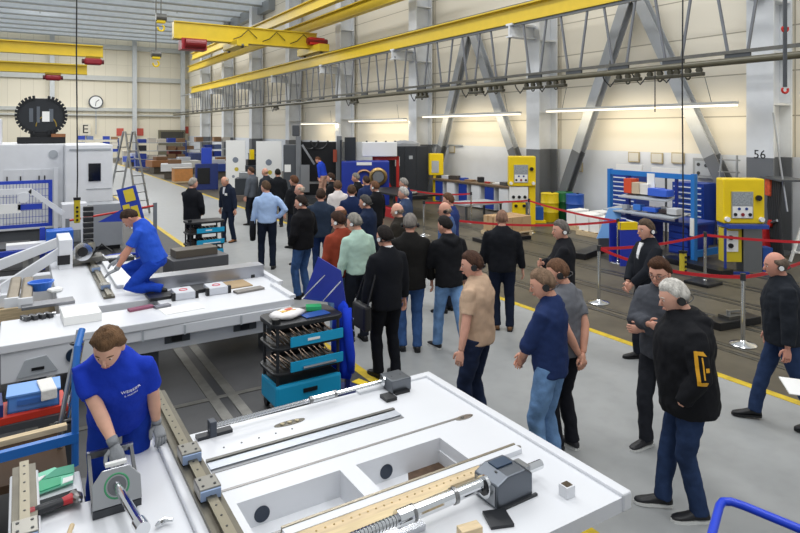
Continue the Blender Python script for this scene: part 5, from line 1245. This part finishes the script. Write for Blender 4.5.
    for i, sd in enumerate((1, -1)):
        A, E_, W = arm[sd]; inn = A+lR @ Vector((-.075*sd*s,0,.022*s))
        if sleeve == 'long':
            tb.tube([inn, A, A.lerp(E_,.35), A.lerp(E_,.8), E_, E_.lerp(W,.3), E_.lerp(W,.9)], [(.040+L_*.6)*s,(.056+L_*.6)*s,(.062+L_*.8)*s,(.054+L_*.8)*s,(.055+L_*.8)*s,(.050+L_*.8)*s,(.038+L_*.7)*s], 14)
        elif sleeve == 'elbow':
            tb.tube([inn, A, A.lerp(E_,.5), E_, E_.lerp(W,.35)], [(.040+L_)*s,(.056+L_)*s,(.060+L_)*s,(.056+L_)*s,(.054+L_)*s], 14)
        else:
            tb.tube([inn, A, A.lerp(E_,.35), A.lerp(E_,.72)], [(.040+L_)*s,(.052+L_)*s,(.056+L_)*s,(.060+L_)*s], 14)
    if hood:
        tb.tube([U(-.10,-.03,1.50), U(-.09,-.10,1.47), U(0,-.135,1.43), U(.09,-.10,1.47), U(.10,-.03,1.50)], [.03*s,.045*s,.055*s,.045*s,.03*s], 12)
    if toptype in ('jacket','polo') and not hood:
        tb.tube([U(.06,.03,1.50), U(.068,-.03,1.525), U(.0,-.082,1.545), U(-.068,-.03,1.525), U(-.06,.03,1.50)], [.012*s,.014*s,.014*s,.014*s,.012*s], 8)
    nm = {'jacket':'jacket','suit':'suit_jacket','shirt':'shirt','polo':'polo_shirt','sweater':'sweater'}[toptype]
    to = tb.build(nm, tm, body); finish(to, vox, (.028 if near else .02) if toptype != 'suit' else .012)
    if undercol:
        ub = MB().prism([(0,0)]*3, 0, 0) if False else MB()
        F_ = 1.16
        ub.loft([[U(-w__,y__*F_,z__), U(w__,y__*F_,z__), U(w__,y__*F_-.05,z__), U(-w__,y__*F_-.05,z__)] for w__, y__, z__ in ((.004,.127,1.20),(.026,.126,1.34),(.032,.103,1.43),(.036,.082,1.485))])
        ub.build('shirt_front', cloth(undercol, bump=0), body)
    if collar:
        cb_ = MB(); n = 20
        r0 = [U(.062*math.cos(a_), -.018+.062*math.sin(a_), 1.495+.0*math.sin(a_)) for a_ in [2*PI*k/n for k in range(n)]]
        r1 = [U(.061*math.cos(a_), -.016+.061*math.sin(a_), 1.548-.018*math.sin(a_)) for a_ in [2*PI*k/n for k in range(n)]]
        r2 = [U(.072*math.cos(a_), -.018+.073*math.sin(a_), 1.525-.015*math.sin(a_)) for a_ in [2*PI*k/n for k in range(n)]]
        cb_.loft([r0, r1, r2], caps=False); cb_.build('shirt_collar', cloth(collar, bump=.1), body)
    # ---- hair
    if hairtype:
        hb = MB(); n, kk = 30, 20; vs = []
        rn = random.Random(int(pos[0]*977+pos[1]*131))
        th = {'short':.012,'full':.024,'buzz':.006,'bald':.006,'balding':.013,'cap':.014}[hairtype]
        for i in range(kk+1):
            t_ = PI*i/kk; cz = math.cos(t_); r = math.sin(t_)
            for k in range(n):
                ph = 2*PI*k/n; x = r*math.cos(ph); y = r*math.sin(ph)
                fr = y/max(.15, math.hypot(x, y))           # 1 = front, -1 = back
                line = (.52 if fr > .55 else (.52-(.55-fr)/.75*.62 if fr > -.2 else -.10-(-.2-fr)*.45))
                m_ = max(0, min(1, (cz-line)/.12))
                if hairtype in ('balding','bald'):
                    topm = max(0, min(1, ((.58 if hairtype == 'balding' else .30)-cz)*6))
                    m_ = min(m_ if fr < .35 else 0, min(1, topm)); 
                    if fr < .35 and cz > line: m_ = min(1, topm)
                if hairtype == 'buzz': m_ = max(0, min(1, (cz-line)/.05))
                lo = max(0, -cz)
                X = .0765*x*(1-.30*lo**1.3); Y = .096*y
                if y < 0: Y *= (1-.50*lo)
                Y += .012*lo
                rr_ = math.sqrt(X*X+Y*Y+(.12*cz)**2)+1e-6
                g = 1+((th*(.85+.3*rn.random()) if m_ > 0 else 0)*m_-.010*(1-m_))/rr_
                if hairtype in ('short','full') and fr > 0 and cz > .45: g += .04*m_
                vs.append(Hd(X*g, Y*g+.015, 1.660+.12*cz*g))
        fs = [[i*n+j, (i+1)*n+j, (i+1)*n+(j+1)%n, i*n+(j+1)%n] for i in range(kk) for j in range(n)]
        hb.add(vs, fs)
        hb.build('cap' if hairtype == 'cap' else 'hair', mat(hair, .75, var=.35, vs=28, bump=.8, bs=90, spec=.25, stretch=(1,1,.35)), body, smooth=True)
    # ---- face
    if near or abs(face % 360-0) > 25:
        for sd in (-1, 1):
            e = MB().ell(Hd(.030*sd, .093, 1.664), (.013*s,.009*s,.0065*s), 10, 6, hR)
            eo = e.build('eye', mat('#e9e4de', .3), body, smooth=True)
            MB().ell(Hd(.030*sd, .101, 1.664), (.0055*s,.0035*s,.0055*s), 8, 6, hR).build('iris', mat('#2b2018', .2), eo)
            MB().tube([Hd(.014*sd,.106,1.683), Hd(.032*sd,.104,1.688), Hd(.050*sd,.090,1.682)], [.003*s,.0042*s,.0025*s], 6).build('eyebrow', mat(hair if hairtype not in (None,) else '#5b4030', .8), body)
        MB().tube([Hd(-.022,.1035,1.5985), Hd(0,.1135,1.601), Hd(.022,.1035,1.5985)], [.002*s,.0045*s,.002*s], 6).build('lips', mat('#a8605a', .5), body)
    if glasses:
        gb = MB()
        for sd in (-1, 1): gb.torus(Hd(.031*sd,.112,1.660), .022*s, .0022*s, hR @ Vector((0,1,0)), 18, 5); gb.tube([Hd(.053*sd,.108,1.664), Hd(.08*sd,.01,1.664)], .002*s, 5)
        gb.tube([Hd(-.010,.113,1.664), Hd(.010,.113,1.664)], .002*s, 5); gb.build('glasses', mat('#3a3a3e', .3), body)
    # ---- headset: neckband behind the head, ear discs
    if headset:
        hs = MB(); pts = []
        for k in range(15):
            a_ = PI+PI*k/14; pts.append(Hd(.089*math.cos(a_), .0+.103*math.sin(a_), 1.650-.012*math.sin(a_-PI/2)-.015))
        hs.tube(pts, .0045*s, 6); ho = hs.build('headset', mat('#1c1d1f', .4), body)
        for sd in (-1, 1):
            dm = mat('#e8e8e6' if headset == 'white' else '#1b1c1e', .4)
            MB().cyl(Hd(.082*sd,.0,1.648), Hd(.102*sd,-.001,1.648), .030*s, 18).build('ear_cup', mat('#1c1d1f', .6), ho)
            MB().cyl(Hd(.102*sd,.0,1.648), Hd(.108*sd,-.001,1.648), .024*s, 18).build('ear_cap', dm, ho)
    body['_top'] = to.name
    return body, to, dict(U=U, H=Hd, arm=arm, leg=leg, M=M, s=s, hR=hR, lR=lR)
def P(px, yh, h):            # spot whose h-tall figure has its head top at a pixel
    d = FOC*(CAMZ-h)/(yh-HOR); p = DEP(px, yh, d); return (p.x, p.y)
NAVY, BLK = '#1d2a4c', '#17181c'
JEANS, JEANL, JEAND = '#3c5a8a', '#6f92bd', '#2a3a5a'
# near group on the right
w1, w1t, i1 = person('person in black hooded jacket with yellow sleeve emblem, white hair, black headset, walking, nearest', P(688, 278, 1.84), 1.84, 82, BLK, JEAND, '#c9c5bd', 'short',
    ('pocket','pocket'), ((-.03,.18,0,4),(.0,-.04,.0,0)), 5, (0,-12), 'jacket', '#1b1c20', True, 'black', None, '#dba892', near=True, hood=True, denim=True, width=1.3, hem=.80)
person('person with glasses and brown hair in grey jacket with badge, arms folded', P(661, 257, 1.80), 1.80, 125, '#4a4d54', '#2a2c32', '#4a3020', 'full',
    ('crossed','crossed'), ((0,.1),(0,-.12)), 0, (10,-12), 'jacket', '#1d1d20', True, None, '#d9dade', near=True, glasses=True)
person('person in dark suit with white collar, white headset and clasped hands, by the blue rack', P(648, 219, 1.84), 1.84, 100, '#1e2128', '#20232b', '#5a4a3c', 'short',
    ('clasp','clasp'), ((0,.08),(0,-.1)), 0, (5,-5), 'suit', '#141416', False, 'white', '#f0f0f0', undercol='#f0f0f0', near=True)
person('person in black sweater with grey hair and white headset, arms folded, behind the barrier aisle', P(563, 220, 1.80), 1.80, 78, '#1c1d22', '#22242c', '#6b6560', 'short',
    ('crossed','crossed'), ((0,.05),(0,-.05)), 0, (15,-5), 'sweater', '#141416', False, 'white', None, width=1.08)
person('person in navy sweater and light blue jeans with fair hair, beard and black headset', P(551, 268, 1.80), 1.80, 55, '#22325c', JEANL, '#7f6753', 'short',
    ('clasp','clasp'), ((0,.0),(0,.05)), 2, (25,-14), 'sweater', '#26272b', True, 'black', None, '#d39c84', near=True, denim=True, width=1.0, sleeve='elbow')
person('person in grey polo, hands clasped behind the back, beside the navy sweater', P(565, 258, 1.80), 1.80, 40, '#6e7076', '#1f2026', '#6a4c38', 'buzz',
    ('behind','behind'), ((0,.0),(.02,.05)), 2, (35,-12), 'polo', '#26272b', True, 'black', None, '#d39c84', near=True, sleeve='short', width=1.02)
person('person in beige polo and dark work trousers, stocky, black headset', P(478, 251, 1.80), 1.80, 62, '#c4a78d', '#252f48', '#4a3226', 'short',
    ('side','side'), ((0,.0),(0,.06)), 2, (20,-8), 'polo', '#1d1d20', False, 'black', None, '#d6a08a', near=True, sleeve='short', width=1.16, denim=True)
person('person in black polo shirt seen from behind with shaved head, brown shoes', P(502, 210, 1.80), 1.80, -5, '#17191f', '#1d2436', '#8a6a58', 'buzz',
    ('side','side'), ((.02,.0),(.02,.05)), 0, (0,-5), 'sweater', '#6b4a2c', False, None, None, '#c99682', width=1.16, sleeve='long', hem=.88)
person('person walking at the right edge in dark jacket and jeans, balding, white headset', P(783, 252, 1.76), 1.76, 75, '#20242b', JEAND, '#6a5c50', 'balding',
    ('side','side'), ((0,.26,.0,0),(0,-.26,.03,0)), 3, (0,-6), 'jacket', '#141518', False, 'white', None, '#cf9480', near=True, denim=True, width=1.08)
# crowd, front row
person('person in black hooded sweatshirt and light jeans, walking, holding a phone', P(449, 216, 1.83), 1.83, 25, '#17181c', JEANL, '#1e1a18', 'short',
    ('side','phone'), ((0,-.28,.02,0),(0,.16)), 3, (20,-12), 'jacket', '#1b1c20', True, None, None, hood=True, denim=True)
person('person with grey hair in plain black jacket and blue jeans, seen from behind', P(410, 214, 1.86), 1.86, 8, '#1a1918', JEANS, '#7d7771', 'short',
    ('side','side'), ((.0,.0),(.0,.06)), 0, (-10,-4), 'suit', '#1d1d20', False, 'black', None, denim=True, width=1.12)
bm_, bt_, bi_ = person('person in black suit with white collar and dark hair, black shoulder bag at the side', P(387, 226, 1.84), 1.84, 30, '#15171d', '#15171d', '#1f1917', 'short',
    ('side','side'), ((.02,.0),(.02,.08)), 0, (15,-8), 'suit', '#121214', False, 'white', '#f1f1f1')
person('person in rust red jacket with dark hair and white headset', P(342, 212, 1.80), 1.80, 35, '#93402d', JEANL, '#3a261c', 'full',
    ('pocket','side'), ((0,0),(0,.06)), 2, (30,-14), 'jacket', '#1d1d20', False, 'white', None, denim=True, width=1.05)
person('person in pale mint shirt with grey cropped hair and white headset', P(358, 213, 1.82), 1.82, 30, '#b9d6c6', '#1f232c', '#8f8b82', 'cap',
    ('side','side'), ((0,0),(0,.06)), 2, (35,-12), 'shirt', '#1d1d20', False, 'white', None)
person('person in black zip jacket and blue jeans with white headset, facing left beside the trolley', P(303, 195, 1.84), 1.84, 60, '#131317', JEANS, '#2b211c', 'short',
    ('pocket','pocket'), ((0,.0),(0,.05)), 0, (25,-8), 'jacket', '#1d1d20', False, 'white', None, denim=True, width=1.08)
person('bald person with white headset in dark olive jacket, facing left', P(399, 203, 1.78), 1.78, 70, '#2c2822', '#22242a', '#8b7a6a', 'bald',
    ('side','side'), ((0,0),(0,.05)), 0, (0,-5), 'jacket', '#1d1d20', False, 'white', None, '#d9a48e', width=1.05)
person('person in light blue dress shirt seen from behind with one hand on hip', P(267, 181, 1.90), 1.90, 12, '#a9c3ea', '#1a2130', '#54402f', 'short',
    ('hip','side'), ((.02,.0),(-.02,.06)), 0, (40,-4), 'shirt', '#18181a', False, None, None, width=1.08)
person('person in dark blue pullover and navy jeans seen from behind, broad shoulders', P(321, 189, 1.84), 1.84, 0, '#2a3648', '#22345c', '#3a2a20', 'short',
    ('side','side'), ((.02,.0),(-.0,.05)), 0, (10,-4), 'sweater', '#5a3c28', False, None, None, denim=True, width=1.15)
person('person in dark suit and badge walking towards the camera, head lowered, brown shoes', (G(229,242)[0], G(229,242)[1]), 1.80, 150, '#1e2638', '#1e2638', '#b9aa98', 'balding',
    ('side','side'), ((.0,.10),(.0,-.08)), 8, (5,-22), 'suit', '#8a5a35', False, None, '#eeeeee', '#d39c84', undercol='#e8eaf0', z0=0)
person('person with grey hair in black suit, back turned, leftmost of the visitors', (G(192,256)[0], G(192,256)[1]), 1.86, -15, '#16181e', '#16181e', '#9d958c', 'short',
    ('pocket','clasp'), ((.06,.0),(-.02,.08)), 0, (-20,-4), 'suit', '#121214', False, None, None, width=1.1)
# crowd, rear rows
R2 = [
 ('person in grey jacket facing left, behind the light blue dress shirt', (252,167,1.83), 70, '#5b6068', '#4a3527', 'short', 'jacket', None, None, 0),
 ('bald person in dark jacket beside the grey jacket', (266,168,1.81), 60, '#2d3138', '#a08468', 'bald', 'jacket', None, None, 0),
 ('person with black hair in black jacket seen from behind, left of the raised hand', (278,169,1.79), 10, '#191b20', '#15130f', 'short', 'jacket', None, None, 0),
 ('person with brown hair in black jacket holding a hand to the face', (295,176,1.83), 50, '#18191d', '#5a3a26', 'full', 'jacket', None, None, 0),
 ('balding person in black jacket, behind the one in black zip jacket', (301,184,1.79), 80, '#1a1a1e', '#b4a595', 'balding', 'jacket', None, None, 0),
 ('person with dark brown hair and white headset facing left, behind the dark blue pullover', (332,173,1.83), 75, '#17181c', '#3d2a1f', 'short', 'jacket', 'white', None, 0),
 ('person in white sweater seen from behind', (338,181,1.77), 10, '#e4dcd8', '#5b4434', 'full', 'sweater', None, None, 0),
 ('person in navy suit seen from behind, right of the white sweater', (352,185,1.83), 5, '#1c2a4e', '#4a3628', 'short', 'suit', None, '#dfe4ee', 0),
 ('person with grey hair and white collar in black suit facing left', (357,173,1.82), 70, '#17181c', '#807a72', 'short', 'suit', None, '#eeeeee', 0),
 ('person in dark blue suit with blond hair, in front of the brass ring', (367,176,1.81), 30, '#223056', '#3b2c22', 'short', 'suit', None, None, 0),
 ('person with brown hair in black suit facing left, white headset, behind the navy jacket', (376,181,1.83), 50, '#16171b', '#6b4b35', 'short', 'suit', 'white', '#e9e9ea', 0),
 ('person in navy jacket with dark grey hair and white headset', (367,195,1.83), 65, '#1d2942', '#4c4a48', 'short', 'jacket', 'white', None, 0),
 ('balding person with brown hair and white headset, only the head visible', (342,206,1.72), 60, '#54483e', '#6b4a35', 'balding', 'jacket', 'white', None, 0),
 ('person with grey hair in navy blue coat, rearmost right of the cabinets', (405,178,1.83), 60, '#20305c', '#8f8a84', 'short', 'jacket', None, None, 0),
 ('person with silver hair in grey blue suit with white collar, facing left', (405,187,1.83), 65, '#3a4966', '#b4b0aa', 'short', 'suit', None, '#f0f0f0', 0),
 ('person with brown hair in blue coat carrying a red and white strap', (450,193,1.83), 60, '#2a3a70', '#5f4330', 'short', 'jacket', None, None, 0),
 ('balding person in slate blue shirt with glasses and black headset, facing left', (447,202,1.81), 65, '#4a628f', '#a08c7a', 'bald', 'shirt', 'black', None, 1),
]
for lab, (px, yh, h), fc, top, hr, ht, tt, hs, cl_, gl in R2:
    person(lab, P(px, yh, h), h, fc, top, '#1f232d', hr, ht, ('face' if 'hand to the face' in lab else 'side', 'side'), ((0,0),(0,.04)), 0, (10,-6), tt, '#18181a', False, hs, cl_, '#d09a84', undercol=('#eeeeee' if cl_ else None), glasses=bool(gl))
person('person in dark jacket holding an open white booklet, cut off by the right picture edge', (DEP(866,300,4.5).x, DEP(866,300,4.5).y), 1.78, 85, '#2a2d33', JEAND, '#4a4038', 'short', ('phone','phone'), ((0,0),(0,.05)), 0, (0,-10))
# workers in blue
WB = '#1b3ab4'
LEANW = dict(near=True)
wk, wkt, wi = person('worker in royal blue polo and grey gloves bending over the front white bed', (.61, 4.80), 1.82, 194, WB, '#1b3a9e', '#6b5038', 'full',
    ('side','side'), ((.05,.0),(-.02,-.05)), 31, (-4,-2), 'polo', '#1d1d20', False, None, None, '#e0ae95', near=True, sleeve='short', width=1.16, gloves=True,
    wrists=[(.52,4.30,.96), (.84,4.70,.86)], denim=False)
GL = cloth('#8f9296', bump=.4, bs=30)
def gloves(info, body, dirs, curl=.6):
    for i, sd in enumerate((1, -1)):
        A, E_, W = info['arm'][sd]; dd, pn = dirs[i]; Ri = info['M'].inverted().to_3x3()
        g = MB(); hand(g, W, Ri @ Vector(dd), Ri @ Vector(pn), sd, info['s']*1.05, curl, True)
        g.tube([W-(W-E_).normalized()*.05, W], [.036,.033], 12)
        o = g.build('work_glove', GL, body, smooth=True)
gloves(wi, wk, [((.08,-.45,-.6),(0,-.6,.0-.5)), ((.15,-.75,-.6),(-.1,-.4,-1))], .7)
w2, w2t, w2i = person('worker in blue shirt and blue trousers crouching on the middle white bed, dark hair', (1.62, 9.1), 1.84, 98, '#2a56c8', '#2147b4', '#3a2a20', 'short',
    ('side','side'), ((.03,.10),(.0,-.08)), 24, (0,-26), 'shirt', '#1b1b1e', False, None, None, '#c98f78', near=True, sleeve='short', width=1.1, hipz=.44, z0=BZ, gloves=True,
    wrists=[(.98,9.35,BZ+.26),(1.0,9.05,BZ+.22)])
gloves(w2i, w2, [((-.9,0,-.5),(0,0,-1)), ((-.9,.1,-.4),(0,0,-1))], .4)
w3, _, _ = person('worker in blue top and light trousers standing on the grey machining centre', (DEP(324,150,24.0).x, DEP(324,150,24.0).y), 1.76, 60, '#2444b8', '#c9a08c', '#5a3a26', 'short',
    ('clasp','side'), ((0,0),(0,.06)), 20, (20,-15), 'shirt', '#1b1b1e', False, None, None, z0=.252)
# ---- convert everything in one pass
dg = bpy.context.evaluated_depsgraph_get(); dg.update()
done = []
for o, post in PENDING:
    me = bpy.data.meshes.new_from_object(o.evaluated_get(dg)); done.append(me)
for (o, post), me in zip(PENDING, done):
    o.modifiers.clear(); nm = o.data.name
    if post:
        bm = bmesh.new(); bm.from_mesh(me); pm_ = post.mesh('tmp'); bm.from_mesh(pm_); bmesh.ops.recalc_face_normals(bm, faces=bm.faces); bm.to_mesh(me); bm.free(); bpy.data.meshes.remove(pm_)
    me.materials.clear()
    for m in o.data.materials: me.materials.append(m)
    me.polygons.foreach_set('use_smooth', [True]*len(me.polygons)); me.polygons.foreach_set('material_index', [0]*len(me.polygons))
    o.data = me; me.name = nm
# ---- marks stuck onto clothing
def project(o, polys, origin, right, up, ray, m, name, off=.004, sub=3):
    """lay flat outlines (2-D, metres) onto the surface of a garment"""
    bv = BVHTree.FromObject(o, bpy.context.evaluated_depsgraph_get()) if False else None
    bmt = bmesh.new(); bmt.from_mesh(o.data); bv = BVHTree.FromBMesh(bmt)
    bm = bmesh.new()
    for vs, fs in polys:
        nv = [bm.verts.new((v[0], v[1], 0)) for v in vs]
        for f in fs:
            try: bm.faces.new([nv[i] for i in f])
            except ValueError: pass
    bmesh.ops.triangulate(bm, faces=bm.faces)
    for _ in range(sub): bmesh.ops.subdivide_edges(bm, edges=[e for e in bm.edges if e.calc_length() > .012], cuts=1, use_grid_fill=True)
    bmesh.ops.triangulate(bm, faces=bm.faces)
    ray = ray.normalized()
    for v in bm.verts:
        p = origin+right*v.co.x+up*v.co.y; hit, nrm, idx, dist = bv.ray_cast(p-ray*.3, ray, 1.0)
        v.co = (hit-ray*off) if hit else p
    me = bpy.data.meshes.new(name); bm.to_mesh(me); bm.free(); bmt.free(); me.materials.append(m)
    q = bpy.data.objects.new(name, me); COL.objects.link(q); q.parent = o
    md = q.modifiers.new('t', 'SOLIDIFY'); md.thickness = .002
    return q
# yellow emblem on the left sleeve of the hooded jacket
A, E_, W = i1['arm'][-1]; mid = A.lerp(E_, .75); upv = (A-E_).normalized(); ray = Vector((1,0,0)); ray = (ray-upv*ray.dot(upv)).normalized(); rt = upv.cross(-ray).normalized()
YM = mat('#e2a51c', .5)
def rect(x0,x1,y0,y1): return ([(x0,y0),(x1,y0),(x1,y1),(x0,y1)], [(0,1,2,3)])
Z = 1 if (i1['M'].to_3x3() @ rt).dot(Vector((FY,-FX,0))) > 0 else -1
fl = lambda pl: ([(x*Z, y) for x, y in pl[0]], pl[1])
project(w1t, [fl(rect(-.045,-.022,-.12,.12)), fl(([(-.045,.12),(-.045,.097),(.015,.085),(.045,.08),(.02,.115)],[(0,1,2,3,4)])), fl(([(-.045,-.12),(.02,-.125),(.03,-.10),(-.045,-.097)],[(0,1,2,3)])), fl(rect(.002,.012,-.08,.075)), fl(rect(.022,.05,-.03,.0))], mid, rt, upv, ray, YM, 'sleeve_emblem')
# lettering on the worker's polo
U = wi['U']
def txt_polys(txt, size):
    me = text_mesh(txt, size, extrude=0); r = ([(v.co.x, v.co.y) for v in me.vertices], [tuple(p.vertices) for p in me.polygons]); bpy.data.meshes.remove(me); return r
lR_ = wi['lR']
for txt, dz, sz in (('WEISSER', 0, .030), ('S. MANN', -.035, .020)):
    # chest, on the figure's left
    project(wkt, [txt_polys(txt, sz)], U(-.105, .10, 1.345+dz), Vector((-1,0,0)), lR_ @ Vector((0,0,1)), lR_ @ Vector((0,-1,0)), mat('#eef0f4', .6), 'chest_lettering', sub=1)
# belt, badge, bag, phone, coat
def local_box(body, name, c, d, m, rz=0): return MB().cb(c, d, rz).build(name, m, body, bevel=.003)
U = i1['U']
o = [p for p in COL.objects if p.get('label','').startswith('person with glasses and brown hair')][0]
local_box(o, 'badge', (-.06, .17, 1.18), (.06, .006, .09), PAPER)
o = [p for p in COL.objects if p.get('label','').startswith('person in dark suit and badge')][0]
local_box(o, 'badge', (-.10, .21, 1.30), (.09, .006, .06), PAPER)
# bag
A, E_, W = bi_['arm'][-1]; c = Vector((-.33, .02, .80))
t = MB().cb(c, (.10,.34,.30)); bo = t.build('shoulder_bag', mat('#17171a', .6), None, bevel=.03); bo.matrix_world = bi_['M']
bo.data.transform(Matrix.Translation(-c)); bo.matrix_world = bi_['M'] @ Matrix.Translation(c)
tag(bo, 'black shoulder bag hanging at the side of the person in black suit', 'bag')
MB().tube([(0,-.15,.14),(.12,-.1,.45),(.18,.0,.72),(.1,.12,.45),(0,.15,.14)], .012, 6).build('bag_strap', BLACK, bo)
# paper booklet at the right edge
p = DEP(797, 387, 4.5)
t = T('booklet', 'open white booklet at the right picture edge behind the walking man', 'booklet', p, -.5)
MB().cb((0,0,0), (.20,.15,.008), 0, .5, .15).build('page', PAPER, t); MB().cb((.19,.0,-.01), (.20,.15,.008), 0, .5, -.2).build('page', PAPER, t)
# coat over the arm of the light blue shirt
o = [p for p in COL.objects if p.get('label','').startswith('person in light blue dress shirt')][0]
ct = MB(); rings = []
for z, rx, ry in ((.62,.05,.10),(.75,.06,.13),(.95,.06,.14),(1.05,.05,.1)): rings.append([Vector((-.30+math.cos(a)*rx*(1+.2*math.sin(4*a)), .08+math.sin(a)*ry, z)) for a in [k*2*PI/20 for k in range(20)]])
ct.loft(rings); q = ct.build('draped_coat', cloth('#16171c'), None, smooth=True); q.data.transform(Matrix.Translation((.3,-.08,-.62))); q.matrix_world = o.matrix_world @ Matrix.Translation((-.3,.08,.62))
tag(q, 'black coat hanging over the left arm of the person in light blue dress shirt', 'coat')
for o in COL.objects:
    if '_top' in o.keys(): del o['_top']
